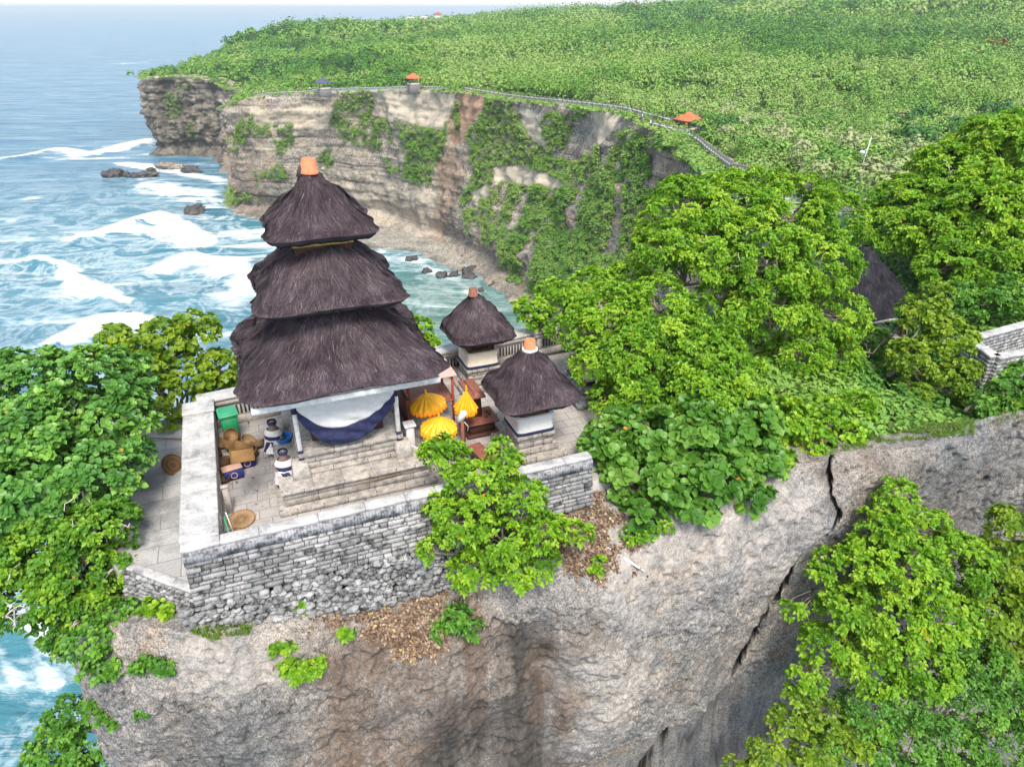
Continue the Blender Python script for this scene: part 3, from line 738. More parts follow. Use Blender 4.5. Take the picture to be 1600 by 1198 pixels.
def blocks(mb, u0, u1, z0, z1, wf, hs=(.10, .16), ls=(.2, .55), dep=.16, axis='u', jit=.025, gap=.012, bat=0.0, seed=0, zref=None, tone=None):
    """Courses of squared stones on a wall face: axis 'u' faces -w at w = wf; axis 'w' faces -u (sign from dep)."""
    r = np.random.default_rng(seed); z = z0
    while z < z1 - .03:
        h = min(r.uniform(*hs), z1 - z);  h = h if z1 - z - h > .05 else z1 - z
        x = u0 - r.uniform(0, .2)
        while x < u1:
            l = r.uniform(*ls); xa, xb = max(x, u0), min(x + l, u1); x += l
            if xb - xa < .05: continue
            out = r.uniform(-jit, jit) + bat * (z1 - z)
            d = abs(dep); c = ((xa + xb) / 2, wf + d / 2 - out, z + h / 2); s = (xb - xa - gap, d, h - gap)
            if axis == 'w':
                sg = 1 if dep > 0 else -1
                c = (wf + sg * (d / 2 - out), (xa + xb) / 2, z + h / 2); s = (d, xb - xa - gap, h - gap)
            mb.box(c, s, r.uniform(-.02, .02), 1.0, r.uniform(0, 1), bev=.018)
        z += h
def cap_stones(mb, u0, u1, w0, w1, z0, h, l=(.5, .9), seed=0, axis='u', jit=.01):
    r = np.random.default_rng(seed); x = u0 if axis == 'u' else w0; e = u1 if axis == 'u' else w1
    while x < e - 1e-3:
        k = min(r.uniform(*l), e - x); k = k if e - x - k > .25 else e - x
        dz = r.uniform(-jit, jit)
        if axis == 'u': mb.box((x + k / 2, (w0 + w1) / 2 + r.uniform(-jit, jit), z0 + h / 2 + dz), (k - .006, w1 - w0, h), 0, 1, r.uniform(.3, .7), bev=.02)
        else: mb.box(((u0 + u1) / 2 + r.uniform(-jit, jit), x + k / 2, z0 + h / 2 + dz), (u1 - u0, k - .006, h), 0, 1, r.uniform(.3, .7), bev=.02)
        x += k
# --- front parapet: pale coping, a rendered band, courses of dark weathered blocks and a foot of rubble
fw = empty("front_wall", (OX, OY, 0), YAW, "weathered front parapet wall of dark stained block courses over rubble with white coping", "wall")
FW0, FW1 = -.86, 9.7
m = MB(); cap_stones(m, FW0 - .02, FW1, -.30, .02, .90, .11, (.8, 1.6), 3); m.build("coping", M_CAP, fw)
m = MB(); 
_us = np.linspace(FW0, FW1, 140)
for k in range(len(_us) - 1):
    c_ = (_us[k] + _us[k + 1]) / 2; z0 = .58 + .05 * math.sin(c_ * 2.3) + .03 * math.sin(c_ * 7.1)
    m.box((c_, -.13, (z0 + .9) / 2), (_us[k + 1] - _us[k], .40, .9 - z0), 0, 1, .5)
m.build("rendered_band", M_RENDER, fw)
m = MB(); m.box(((FW0 + FW1) / 2, -.10, -.4), (FW1 - FW0 - .1, .42, 2.0), 0, 1, .5); m.build("wall_core", M_JOINT, fw)
m = MB(); blocks(m, FW0, FW1, -.55, .60, -.36, (.10, .17), (.18, .6), .22, 'u', .025, .014, .14, 5); m.build("block_courses", M_MASON, fw)
m = MB()
def _stone(k):
    V = ICO2[0] / (np.abs(ICO2[0]) ** 5).sum(1)[:, None] ** .2 * .82
    V = V @ np.array(Matrix.Rotation(k * 1.3, 3, (1, .5 * k, 2))).T
    return V * (1 + .30 * fbm(V + 9 * k, .9, 2, k)[:, None])
rs = [_stone(k) for k in range(10)]
u = FW0 - .1
cnt = 0
for row, zc in enumerate(np.arange(-1.75, -.52, .115)):
    u = FW0 - .25 + tr.uniform(0, .1)
    while u < 6.6:
        s = tr.uniform(.06, .15); k = tr.integers(10)
        c_, s_ = math.cos(tr.uniform(0, 6)), math.sin(tr.uniform(0, 6))
        V = rs[k] * np.array([s * tr.uniform(.9, 1.35), s, s * tr.uniform(.6, .9)])
        w = -.50 - .14 * (.6 - zc) + .12 + tr.uniform(-.04, .04) - .12 * max(0, (-1.0 - zc))
        V = V + np.array([u, w, zc + tr.uniform(-.03, .03)]); m.add(V, None, ICO2[1], tr.uniform(0, 1)); u += s * 1.75; cnt += 1
m.build("rubble_footing", M_RUBBLE, fw, smooth=False)
# --- left parapet, broad pale coping
lw = empty("left_wall", (OX, OY, 0), YAW, "broad parapet with wide white coping slabs along the left side of the court", "wall")
m = MB(); cap_stones(m, -.9, -.02, .03, 6.95, .92, .10, (.7, 1.2), 8, 'w'); m.box((-.45, 6.55, 1.05), (.92, .75, .1), 0, 1, .6, bev=.02); m.build("coping", M_CAP, lw)
m = MB(); m.box((-.45, 3.5, .15), (.78, 6.9, 1.50), 0, 1, .5); m.build("wall_core", M_PALE, lw)
m = MB(); blocks(m, .05, 6.8, 0.01, .9, -.05, (.2, .3), (.4, .8), -.10, 'w', .01, .008, 0, 9); m.build("inner_facing", M_PALE, lw)
m = MB(); blocks(m, -.1, 7.0, -.5, .9, -.88, (.12, .2), (.25, .6), .10, 'w', .02, .012, 0.0, 10); m.build("outer_facing", M_MASON, lw)
# --- back parapet towards the sea, with slotted panels
bw = empty("back_wall", (OX, OY, 0), YAW, "pale slotted parapet wall along the seaward back of the court", "wall")
def seg(P0, P1): return P0, P1, math.atan2(P1[1] - P0[1], P1[0] - P0[0]), math.hypot(P1[0] - P0[0], P1[1] - P0[1])
BA, BB = np.array((-.5, 6.95)), np.array((14.4, 8.35)); bl = np.linalg.norm(BB - BA); br_ = math.atan2(*(BB - BA)[::-1])
bm_ = Matrix.Rotation(br_, 4, 'Z')
def bwall(s, t, z): d = (BB - BA) / bl; return (BA[0] + d[0] * s - d[1] * t, BA[1] + d[1] * s + d[0] * t, z)
m = MB(); x = 0
while x < bl:
    k = tr.uniform(.9, 1.4); m.box(bwall(x + k / 2, .22, .99 + tr.uniform(-.008, .008)), (k - .006, .62, .11), br_, 1, tr.uniform(.3, .7), bev=.02); x += k
m.build("coping", M_CAP, bw)
m = MB(); m.box(bwall(bl / 2, .24, .40), (bl, .44, 1.06), br_, 1, .5)
m.box(bwall(bl / 2, -.01, .12), (bl, .10, .28), br_, 1, .5, bev=.02); m.box(bwall(bl / 2, -.01, .84), (bl, .09, .16), br_, 1, .5, bev=.02); m.build("wall_body", M_PALE, bw)
m = MB(); s_ = .5
while s_ < bl - .4:
    if (s_ % 2.0) > .35: m.box(bwall(s_, .012, .50), (.055, .02, .34), br_, 1, .5)
    s_ += .125
m.build("slot_shade", M_JOINT, bw)  # dark strips on the wall face stand in for shade inside slots
m = MB(); s_ = .3
while s_ < bl: m.box(bwall(s_, -.01, .50), (.22, .08, .46), br_, 1, tr.uniform(.3, .7), bev=.02); s_ += 2.0
m.build("panel_posts", M_PALE, bw)
# --- kerb closing the near end of the side path
kb = empty("path_kerb", (OX, OY, 0), YAW, "low white kerb on dark rubble closing the near end of the side path", "kerb")
KA, KB = np.array(lz(202, 884, -.35)[:2]), np.array(lz(308, 922, -.35)[:2]); kd = KB - KA; kl = np.linalg.norm(kd); kr = math.atan2(kd[1], kd[0])
m = MB(); 
for i in range(3): m.box((*(KA + kd * (i + .5) / 3), -.36), (kl / 3 - .006, .24, .10), kr, 1, .5, bev=.02)
m.build("coping", M_CAP, kb)
m = MB(); m.box((*(KA + kd * .5), -.66), (kl, .20, .5), kr, 1, .5); m.build("footing", M_JOINT, kb)
m = MB(); nrm = np.array([kd[1], -kd[0]]) / kl
for row in range(6):
    x = 0
    while x < kl:
        s = tr.uniform(.07, .12); V = rs[tr.integers(10)] * np.array([s * 1.2, s, s * .75]); p = KA + kd * x / kl + nrm * (.09 + .03 * row)
        m.add(V + np.array([p[0], p[1], -.46 - row * .12]), None, ICO2[1], tr.uniform(0, 1)); x += s * 1.7
m.build("rubble", M_RUBBLE, kb)

# --- thatch
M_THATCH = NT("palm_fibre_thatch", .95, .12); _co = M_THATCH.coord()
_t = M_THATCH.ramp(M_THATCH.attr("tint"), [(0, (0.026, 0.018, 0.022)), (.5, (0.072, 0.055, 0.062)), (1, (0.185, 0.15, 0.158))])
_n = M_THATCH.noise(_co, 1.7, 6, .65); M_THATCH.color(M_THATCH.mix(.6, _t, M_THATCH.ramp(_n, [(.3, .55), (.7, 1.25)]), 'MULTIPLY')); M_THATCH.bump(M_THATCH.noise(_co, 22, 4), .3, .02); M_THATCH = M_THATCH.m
M_THATCH2 = M_THATCH.copy(); M_THATCH2.name = 'old_black_thatch'
for n_ in M_THATCH2.node_tree.nodes:
    if n_.type == 'VALTORGB' and len(n_.color_ramp.elements) == 3:
        for e_, c_ in zip(n_.color_ramp.elements, ((.010, .010, .013), (.032, .031, .038), (.09, .088, .10))): e_.color = (*c_, 1)
M_UNDER = sm("dark_underside", (0.022, 0.018, 0.018), .95)
M_GOLD = sm("gilded_wood", (0.45, 0.28, 0.06), .5, .5, 9)
M_WHITEWOOD = sm("whitewashed_board", (0.62, 0.60, 0.57), .8, .25, 8)
M_TERRA = sm("terracotta", (0.55, 0.18, 0.085), .75, .18, 7)
M_DWOOD = sm("dark_carved_wood", (0.075, 0.032, 0.024), .6, .4, 10)
M_RWOOD = sm("red_brown_wood", (0.23, 0.085, 0.055), .6, .3, 8)
M_PINK = sm("faded_pink_board", (0.52, 0.36, 0.31), .8, .15, 6)
M_WCLOTH = sm("white_cloth", (0.72, 0.70, 0.66), .9, .12, 5, .1, .3)
M_NAVY = sm("navy_cloth", (0.032, 0.036, 0.085), .9, .3, 7, .1, .3)
M_BLACK = sm("black_cloth", (0.02, 0.02, 0.026), .9, .3, 7, .1)
M_CREAM = sm("cream_cloth", (0.62, 0.55, 0.45), .9, .12, 4, .1, .4)
M_GREYCLOTH = sm("grey_white_cloth", (0.60, 0.585, 0.57), .9, .1, 4, .1, .4)
def ring_pts(h, n=96, e=5.0):
    th = np.arange(n) * 2 * math.pi / n
    c, s = np.cos(th), np.sin(th)
    return np.c_[np.sign(c) * np.abs(c) ** (2 / e), np.sign(s) * np.abs(s) ** (2 / e)] * h
def thatch_roof(parent, c, prof, n=160, seed=0, mat=None, strands=9000, lump=.06, flare=.06, e=5.5, thick=.2, slen=(.25, .6), sw=.011):
    """prof: [(half width, z), ...] from the top of the roof to its eave, in the parent's space; c the centre."""
    r = np.random.default_rng(seed)
    P = np.array(prof, float); s = np.linspace(0, 1, 40); d = np.linspace(0, 1, len(P))
    hw = np.interp(s, d, P[:, 0]); zz = np.interp(s, d, P[:, 1])
    for _ in range(3): hw[1:-1] = (hw[:-2] + 2 * hw[1:-1] + hw[2:]) / 4; zz[1:-1] = (zz[:-2] + 2 * zz[1:-1] + zz[2:]) / 4
    ph = np.arange(n) * 2 * math.pi / n
    corner = (np.abs(np.sin(2 * ph))) ** 4
    def surf(si, th):
        h = np.interp(si, s, hw); z = np.interp(si, s, zz); ee = 2.2 + (e - 2.2) * np.clip(si * 1.6, 0, 1)
        cc, ss = np.cos(th), np.sin(th)
        rr = (np.abs(cc) ** ee + np.abs(ss) ** ee) ** (-1 / ee); x = cc * rr * h; y = ss * rr * h
        k = np.abs(np.sin(2 * th)) ** 3 * si ** 2.5
        x = x * (1 + flare * k); y = y * (1 + flare * k)
        p = np.c_[x, y, z]
        nn = fbm(np.c_[x * 1.2, y * 1.2, z * 1.6] + seed * 7, .55, 3, seed) * lump + fbm(np.c_[x, y, z * 1.5] + seed, .2, 3, seed + 5) * lump * .55 + .035 * np.sin(si * 19 + 2.5 * fbm(np.c_[x, y, z], .8, 2, seed + 6)) * (si > .1)
        rad = np.c_[x, y, np.full(len(x), .25 * h.max() if hasattr(h, 'max') else .3)]; rad /= np.linalg.norm(rad, axis=1)[:, None] + 1e-9
        return p + rad * nn[:, None]
    rows = np.linspace(0, 1, 44)
    V = np.concatenate([surf(np.full(n, q), ph) for q in rows])
    ragged = fbm(np.c_[np.cos(ph) * 9, np.sin(ph) * 9, np.full(n, seed)], 1, 3, seed) * .045
    V[-n:, 2] += ragged
    last = V[-n:].copy()
    e1 = last.copy(); e1[:, :2] *= .965; e1[:, 2] -= thick * .55 + ragged * .3; e2 = last.copy(); e2[:, :2] *= .90; e2[:, 2] -= thick
    e3 = last.copy(); e3[:, :2] *= .45; e3[:, 2] += (P[0, 1] - P[-1, 1]) * .18 - thick * .6
    V = np.concatenate([V, e1, e2, e3]); nr = 47
    tint = .34 + .30 * fbm(V, .22, 3, seed + 9) + .15 * fbm(V, .9, 2, seed + 11); tint[-2 * n:] = .08  # last rows, the underside, tinted dark as painted eave shade
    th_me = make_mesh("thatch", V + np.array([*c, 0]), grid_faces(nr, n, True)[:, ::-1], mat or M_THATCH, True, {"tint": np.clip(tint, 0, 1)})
    # loose fibres combed down the slope
    N = strands; si = r.uniform(0, 1, N) ** .62 * .985; th = r.uniform(0, 2 * math.pi, N)
    ln = r.uniform(*slen, N) / (np.hypot(hw[-1] - hw[0], zz[-1] - zz[0])); dth = r.normal(0, .022, N) / np.maximum(si, .25)
    a = surf(si, th); b = surf(np.clip(si + ln * .5, 0, 1), th + dth * .5); c3 = surf(np.clip(si + ln, 0, 1), th + dth)
    over = np.clip(si + ln - 1, 0, .05) * np.hypot(hw[-1] - hw[0], zz[-1] - zz[0])
    c3[:, 2] -= over * .25; rad = np.c_[c3[:, 0], c3[:, 1], np.zeros(N)]; rad /= np.linalg.norm(rad, axis=1)[:, None] + 1e-9
    c3 += rad * (over * .25)[:, None]
    tu = surf(si, th + .06) - surf(si, th - .06); td = surf(np.clip(si + .06, 0, 1), th) - surf(np.clip(si - .06, 0, 1), th); up = np.cross(td, tu); up /= np.linalg.norm(up, axis=1)[:, None] + 1e-9; up *= np.where(up[:, 2] < 0, -1, 1)[:, None]
    a = a - up * .01; b = b + up * r.uniform(.003, .016, N)[:, None]; c3 = c3 + up * r.uniform(.0, .018, N)[:, None]
    side = np.cross(c3 - a, up); side /= np.linalg.norm(side, axis=1)[:, None] + 1e-9; side *= (sw * r.uniform(.6, 1.6, N))[:, None]
    SV = np.stack([a - side, a + side, b + side, b - side, c3 + side * .4, c3 - side * .4], 1).reshape(-1, 3) + np.array([*c, 0])
    i = np.arange(N)[:, None] * 6
    F = np.concatenate([i + np.array([0, 1, 2, 3]), i + np.array([3, 2, 4, 5])])
    st = np.clip(.36 + .15 * r.normal(size=N) + .42 * fbm(a, .3, 3, seed + 13) + .2 * fbm(a, .08, 2, seed + 15), 0, 1)
    st[r.uniform(size=N) < .004] = 1.0
    rf = obj("roof", th_me, parent)
    obj("fibre", make_mesh("fibre", SV, F, mat or M_THATCH, False, {"tint": np.repeat(st, 6)}), rf)
    return rf
def pot(parent, c, r0, r1, h, tilt=0.0, name="clay_pot", ring=False):
    m = MB(); m.lathe([(r0 * 1.0, 0), (r0 * 1.02, h * .06), (r0 * .98, h * .14), (r0 * .94, h * .15), (r1, h * .97), (r1 * .93, h), (r1 * .9, h), (0.001, h * .985)], 28, (0, 0, 0), .5, Matrix.Rotation(tilt, 4, 'Y'))
    o = m.build(name, M_TERRA, parent, c, smooth=False)
    if ring:
        q = MB(); q.lathe([(r0 * 1.0, -.05), (r0 * 1.25, -.05), (r0 * 1.22, .03), (r0 * 1.0, .035)], 28); q.build("mortar_collar", M_WHITEWOOD, o)
    return o
# --- the three-tiered shrine
TC = (3.55, 3.75)
sh = empty("tiered_shrine", W(*TC, 0), YAW, "tall three-tiered shrine with dark shaggy thatch roofs and a terracotta pot on top", "shrine")
tiers = [(2.18, 2.30, 0.0, .14), (2.00, 2.08, .14, .54), (2.07, 2.15, .54, .64), (1.50, 1.54, .64, .76), (1.38, 1.42, .76, 1.18), (1.45, 1.49, 1.18, 1.32)]
m = MB(); core = MB()
for i, (hx, hy, z0, z1) in enumerate(tiers):
    core.box((0, 0, (z0 + z1) / 2 - .004), (2 * hx - .06, 2 * hy - .06, z1 - z0 - .012))
    hgt = z1 - z0
    for sgn in (-1, 1):
        blocks(m, -hx, hx, z0, z1, sgn * hy if sgn < 0 else hy - .14, (min(.19, hgt), min(.22, hgt)), (.5, 1.1), .14, 'u', .006, .005, 0, 30 + i)
        blocks(m, -hy + .15, hy - .15, z0, z1, sgn * hx, (min(.19, hgt), min(.22, hgt)), (.5, 1.1), -sgn * .14, 'w', .006, .005, 0, 50 + i)
    # paved tread
    nx_ = max(2, int(hx * 2 / .8))
    if i in (1, 3):
        h2x, h2y = tiers[i + 1][0], tiers[i + 1][1]
    for a in range(nx_):
        xx = -hx + .08 + (a + .5) * (2 * hx - .16) / nx_
        m.box((xx, 0, z1 - .006), ((2 * hx - .16) / nx_ - .008, 2 * hy - .16, .03), 0, 1, tr.uniform(.35, .75), bev=.008)
m.build("plinth", M_PLINTH, sh); 
core.build("plinth_core", M_JOINT, sh)
# post pads, posts with black and white wraps
for (px, py) in ((-1.37, -1.37), (1.34, -1.37), (-1.37, 1.34), (1.34, 1.34)):
    k = MB(); k.box((px * 1.05, py * 1.05, .64 + .23), (.50, .50, .46), 0, .78, .6, bev=.02); k.build("post_base", M_PALE, sh)
    k = MB(); k.box((px, py, (1.1 + 3.4) / 2), (.125, .125, 2.3), 0, 1, .6, bev=.015); po = k.build("post", M_WHITEWOOD, sh)
    k = MB(); k.box((px, py, 1.26), (.145, .145, .30), 0, 1, .5, bev=.01); k.build("cloth_band", M_NAVY, po)
    k = MB(); k.box((px, py, 2.72), (.145, .145, .36), 0, 1, .5, bev=.01); k.build("cloth_band", M_NAVY, po)
k = MB(); k.box((0, 0, 2.35), (2.0, 2.0, 2.0), 0, 1, .5, bev=.03); k.build("inner_chamber", M_DWOOD, sh)
k = MB()
for sgn in (-1, 1):
    k.box((0, sgn * 1.37, 3.32), (2.9, .12, .16), 0, 1, .5, bev=.01); k.box((sgn * 1.37, 0, 3.32), (.12, 2.62, .16), 0, 1, .5, bev=.01)
k.build("tie_beam", M_DWOOD, sh)
def eave(parent, h, z, t=.07, d=.12):
    k = MB()
    for sgn in (-1, 1):
        k.box((0, sgn * (h - t / 2), z), (2 * h, t, d), 0, 1, .5, bev=.008); k.box((sgn * (h - t / 2), 0, z), (t, 2 * h - 2 * t, d), 0, 1, .5, bev=.008)
    return k.build("eave_board", M_WHITEWOOD, parent)
eave(sh, 2.38, 3.32, .07, .16)
TIER = [([(.95, 5.12), (1.22, 4.94), (1.62, 4.56), (2.05, 4.14), (2.38, 3.84), (2.52, 3.60)], 52000, 1), ([(.64, 6.78), (.86, 6.58), (1.15, 6.28), (1.46, 5.95), (1.70, 5.68), (1.78, 5.48)], 34000, 2), ([(.15, 8.42), (.32, 8.22), (.62, 7.90), (.95, 7.55), (1.2, 7.26), (1.29, 7.12)], 24000, 3)]
for prof, ns, sd in TIER: thatch_roof(sh, (0, 0), prof, 176, sd, None, ns, .15, .085, 6.0, .19, (.2, .5), .007)
for h, z in ((1.00, 5.12), (.70, 6.80)):
    k = MB(); k.box((0, 0, z + .05), (2 * h, 2 * h, .75), 0, 1, .5, bev=.02); nk = k.build("neck_box", M_DWOOD, sh)
    k = MB()
    for sgn in (-1, 1): k.box((0, sgn * (h + .02), z), (2 * h + .1, .04, .09), 0, 1, .5, bev=.006); k.box((sgn * (h + .02), 0, z), (.04, 2 * h + .02, .09), 0, 1, .5, bev=.006)
    k.build("gilded_trim", M_GOLD, nk)
pot(sh, (-.04, 0, 8.38), .225, .175, .36, .06)
k = MB()   # bundle of fibre tied behind the pot
k.tube([(-.26, .02, 8.30), (-.20, .02, 8.52), (-.16, .02, 8.60)], [.11, .09, .03], 10); k.build("fibre_knot", M_THATCH, sh)

# --- cloth hung under the front eave
def drape():
    e = empty("draped_cloth", W(TC[0], TC[1] - 1.5, 0), YAW, "sagging white cloth with a navy border hung between the shrine's front posts", "cloth")
    nx, nz = 90, 40
    x = np.linspace(-1.30, 1.28, nx); s = np.linspace(0, 1, nz); X, S = np.meshgrid(x, s)
    t = (X + 1.3) / 2.58
    low = 1.50 + 1.0 * (np.abs(t - .40) / np.where(t < .40, .40, .60)) ** 2.2 * .95
    top = 3.26 - .02 * np.sin(t * 3)
    Z = top + (low - top) * S
    y = -.02 - .18 * np.sin(S * 2.4) * np.sin(t * math.pi) ** .7 + .03 * fbm(np.c_[X.ravel() * .6 + S.ravel() * .5, Z.ravel() * 2.5, Z.ravel() * 0], .25, 3, 3).reshape(X.shape) + .025 * np.sin(Z * 16 + 5 * t ** 2 * 3)
    V = np.stack([X, y, Z], -1).reshape(-1, 3); q = grid_faces(nz, nx)
    r = q[:, 0] // nx; split = int(nz * .66)
    a, b = q[r < split], q[r >= split]
    def sub(f):
        u_ = np.unique(f); mp = np.full(len(V), -1); mp[u_] = np.arange(len(u_)); return V[u_], mp[f]
    for nm, f, mt in (("cloth", a, M_GREYCLOTH), ("border", b, M_NAVY)):
        v_, f_ = sub(f); o = obj(nm, make_mesh(nm, v_, f_, mt, True), e)
        sd = o.modifiers.new("Solidify", 'SOLIDIFY'); sd.thickness = .012
drape()

# --- two small thatched shrines
def small_shrine(u, w, seed, label, ped, roofhalf=1.22, roundness=4.0):
    e = empty("thatched_shrine", W(u, w, 0), YAW, label, "shrine")
    k = MB(); core = MB()
    for (h, z0, z1) in ((.92, 0, .18), (.70, .18, .34), (.56, .34, .66), (.62, .66, .80)):
        core.box((0, 0, (z0 + z1) / 2 - .003), (2 * h - .05, 2 * h - .05, z1 - z0 - .01))
        for sgn in (-1, 1):
            blocks(k, -h, h, z0, z1, sgn * h if sgn < 0 else h - .12, (.16, .2), (.3, .6), .12, 'u', .005, .006, 0, seed)
            blocks(k, -h + .13, h - .13, z0, z1, sgn * h, (.16, .2), (.3, .6), -sgn * .12, 'w', .005, .006, 0, seed + 1)
        k.box((0, 0, z1 - .005), (2 * h - .15, 2 * h - .15, .02), 0, 1, .5, bev=.006)
    k.build("pedestal", M_PLINTH, e); core.build("pedestal_core", M_JOINT, e)
    # pedestal head wrapped in pale cloth, with a dark hem
    n = 64; prof = [(.60, .90), (.58, 1.02), (.575, 1.18), (.60, 1.36), (.60, 1.40), (.50, 1.40)]
    V = []
    for h, z in prof:
        p = ring_pts(h, n, 9); V.append(np.c_[p, np.full(n, z) + (.02 * np.sin(np.arange(n) * .7 + seed) if z < 1.0 else 0)])
    V = np.concatenate(V); V[:, :2] *= (1 + .012 * fbm(V, .12, 2, seed))[:, None]
    wr = obj("cloth_wrap", make_mesh("cloth_wrap", V, grid_faces(len(prof), n, True), M_CREAM if ped else M_GREYCLOTH, True), e)
    V2 = np.concatenate([np.c_[ring_pts(h, n, 9), np.full(n, z)] for h, z in ((.60, .83), (.618, .84), (.612, .915), (.595, .92))])
    obj("hem", make_mesh("hem", V2, grid_faces(4, n, True), M_NAVY, True), wr)
    k = MB(); k.box((0, 0, 1.36), (.98, .98, .06), 0, 1, .5); k.build("moss_bed", sm("dry_moss", (0.16, 0.10, 0.045), .95, .6, 14, .1, .8), e)
    k = MB(); k.box((0, 0, 1.75), (.62, .62, .74), 0, 1, .5, bev=.02); k.build("spirit_house", M_DWOOD, e)
    for sx in (-1, 1):
        for sy in (-1, 1):
            k = MB(); k.box((sx * .42, sy * .42, 1.72), (.07, .07, .68), 0, 1, .5, bev=.008); k.build("post", M_DWOOD, e)
    thatch_roof(e, (0, 0), [(.13, 3.34), (.30, 3.18), (.58, 2.86), (.86, 2.52), (1.08, 2.24), (roofhalf, 2.02)], 150, seed, None, 20000, .085, .05, roundness, .17, (.18, .42), .008)
    return e
s1 = small_shrine(8.85, 2.25, 31, "small thatched shrine with a bright terracotta pot, nearest the front wall of the court", False, 1.22, 4.6)
pot(s1, (0, 0, 3.33), .185, .155, .30, 0, "clay_pot", True)
s2 = small_shrine(8.85, 6.95, 37, "small thatched shrine with a dull brown pot, standing against the seaward back wall", True, 1.12, 3.6)
p2_ = pot(s2, (-.12, .02, 3.30), .17, .14, .27); p2_.data.materials[0] = sm("sooty_terracotta", (0.20, 0.085, 0.055), .85, .35, 9)
# --- a third pedestal, without a roof
e = empty("stone_pedestal", W(12.1, 4.5, 0), YAW, "roofless stone pedestal wrapped in cream cloth, half behind the right hand tree", "pedestal")
k = MB()
for h, z0, z1 in ((.85, 0, .2), (.62, .2, .38), (.55, .38, .62), (.72, .62, .74)): k.box((0, 0, (z0 + z1) / 2), (2 * h, 2 * h, z1 - z0), 0, 1, .5, bev=.025)
k.build("base", M_RENDER, e)
k = MB(); k.box((0, 0, .80), (1.24, 1.24, .1), 0, 1, .5, bev=.03); k.build("hem", M_NAVY, e)
k = MB(); k.box((0, 0, 1.12), (1.16, 1.16, .54), 0, .96, .5, bev=.04); k.build("cloth_wrap", M_CREAM, e)
k = MB(); k.box((-.1, .2, 1.5), (.5, .42, .24), 0, 1.1, .5, bev=.03); k.build("black_tray", M_BLACK, e)

# --- smaller things in the court
def at_floor(u, v, z=0.0): p = atz(u, v, z); return p
# wheeled bin
M_GREEN = sm("green_plastic", (0.012, 0.20, 0.075), .45, .1, 3, .5, .05)
M_GREEN2 = sm("green_plastic_lid", (0.03, 0.27, 0.13), .45, .1, 3, .5, .05)
b = empty("wheelie_bin", W(.36, 6.05, 0), YAW + .12, "green plastic wheeled bin standing in the back left corner of the court", "bin")
k = MB(); k.box((0, 0, .52), (.42, .46, .88), 0, 1.22, .5, bev=.03); k.box((0, -.01, .95), (.56, .60, .05), 0, 1, .5, bev=.012); k.build("body", M_GREEN, b)
k = MB(); k.box((0, -.01, 1.005), (.60, .64, .05), 0, .93, .5, bev=.015); k.box((0, -.02, 1.04), (.40, .42, .03), 0, .9, .5, bev=.01); k.build("lid", M_GREEN2, b)
for s in (-1, 1):
    k = MB(); k.lathe([(.02, -.03), (.09, -.03), (.10, -.01), (.10, .01), (.09, .03), (.02, .03)], 20, (0, 0, 0), .5, Matrix.Rotation(math.pi / 2, 4, 'Y')); k.build("wheel", M_BLACK, b, (s * .20, .22, .10))
k = MB(); k.tube([(-.24, .33, .96), (-.24, .38, .98), (.24, .38, .98), (.24, .33, .96)], .016, 8); k.build("handle", M_GREEN, b)
# baskets
def weave(name, c, sc=38.0):
    m = NT(name, .85, .2); co = m.coord(); w = m.n("TexWave", Scale=sc, Distortion=2.5, Detail=3); w.bands_direction = 'Z'; m.l(co, w.inputs["Vector"]); w2 = m.n("TexWave", Scale=sc * .7, Distortion=2.0, Detail=2); w2.bands_direction = 'DIAGONAL'; m.l(co, w2.inputs["Vector"])
    f = m.math('MULTIPLY', w.outputs["Fac"], w2.outputs["Fac"]); g = m.noise(co, 5, 4)
    cc = m.mix(f, [x * .35 for x in c], [min(1, x * 1.25) for x in c]); m.color(m.mix(.5, cc, m.ramp(g, [(.3, .6), (.7, 1.2)]), 'MULTIPLY')); m.bump(f, .7, .012); return m.m
M_BASK = [weave("palm_weave", (0.40, 0.23, 0.095)), weave("old_palm_weave", (0.27, 0.16, 0.075)), weave("pale_palm_weave", (0.52, 0.33, 0.17))]
def basket_mesh(r, h, mat, seed, flare=1.2):
    k = MB(); pr_ = [(.001, .01), (r / flare * .8, 0), (r / flare, .03), (r * .97, h * .7), (r, h), (r * 1.03, h + .012), (r * .98, h + .018), (r * .95, h * .7), (r / flare * .93, .05), (.001, .045)]
    k.lathe(pr_, 28); me = k.mesh("basket", mat, False); return me
hp = [(345, 690, .20, 2, 0, .25, .35), (338, 708, .24, 1, .02, .2, -.4), (349, 722, .28, 1, .0, -.25, .25), (362, 700, .30, 0, .12, .5, .1), (379, 706, .30, 0, .14, .7, -.15), (395, 704, .24, 0, .03, -.3, .4), (404, 692, .22, 2, .02, .4, -.2), (386, 690, .22, 2, .08, -.5, .2), (352, 742, .22, 1, .0, .4, .2), (368, 690, .24, 0, .3, .9, -.1)]
for i, (u, v, r, mt, dz, tx, ty) in enumerate(hp):
    p = atz(u, v + 6, .05); o = obj("basket", basket_mesh(r, r * .85, M_BASK[mt], i), None, (p[0], p[1], .01 + dz + abs(math.sin(tx)) * r * .35)); o.rotation_euler = (tx, ty, i * .7)
    tag(o, "woven palm basket in the jumbled heap before the green bin", "basket", "baskets heaped before the green bin")
o = obj("tray", None) if False else None
k = MB(); k.box((0, 0, .015), (.66, .42, .03), 0, 1, .5, bev=.01)
for s in (-1, 1): k.box((0, s * .205, .055), (.66, .02, .07), 0, 1, .5, bev=.006); k.box((s * .325, 0, .055), (.02, .39, .07), 0, 1, .5, bev=.006)
o = k.build("woven_tray", M_BASK[0], None, atz(378, 712, .42)); o.rotation_euler = (.75, .1, .45); tag(o, "rectangular woven tray tilted on top of the basket heap", "tray")
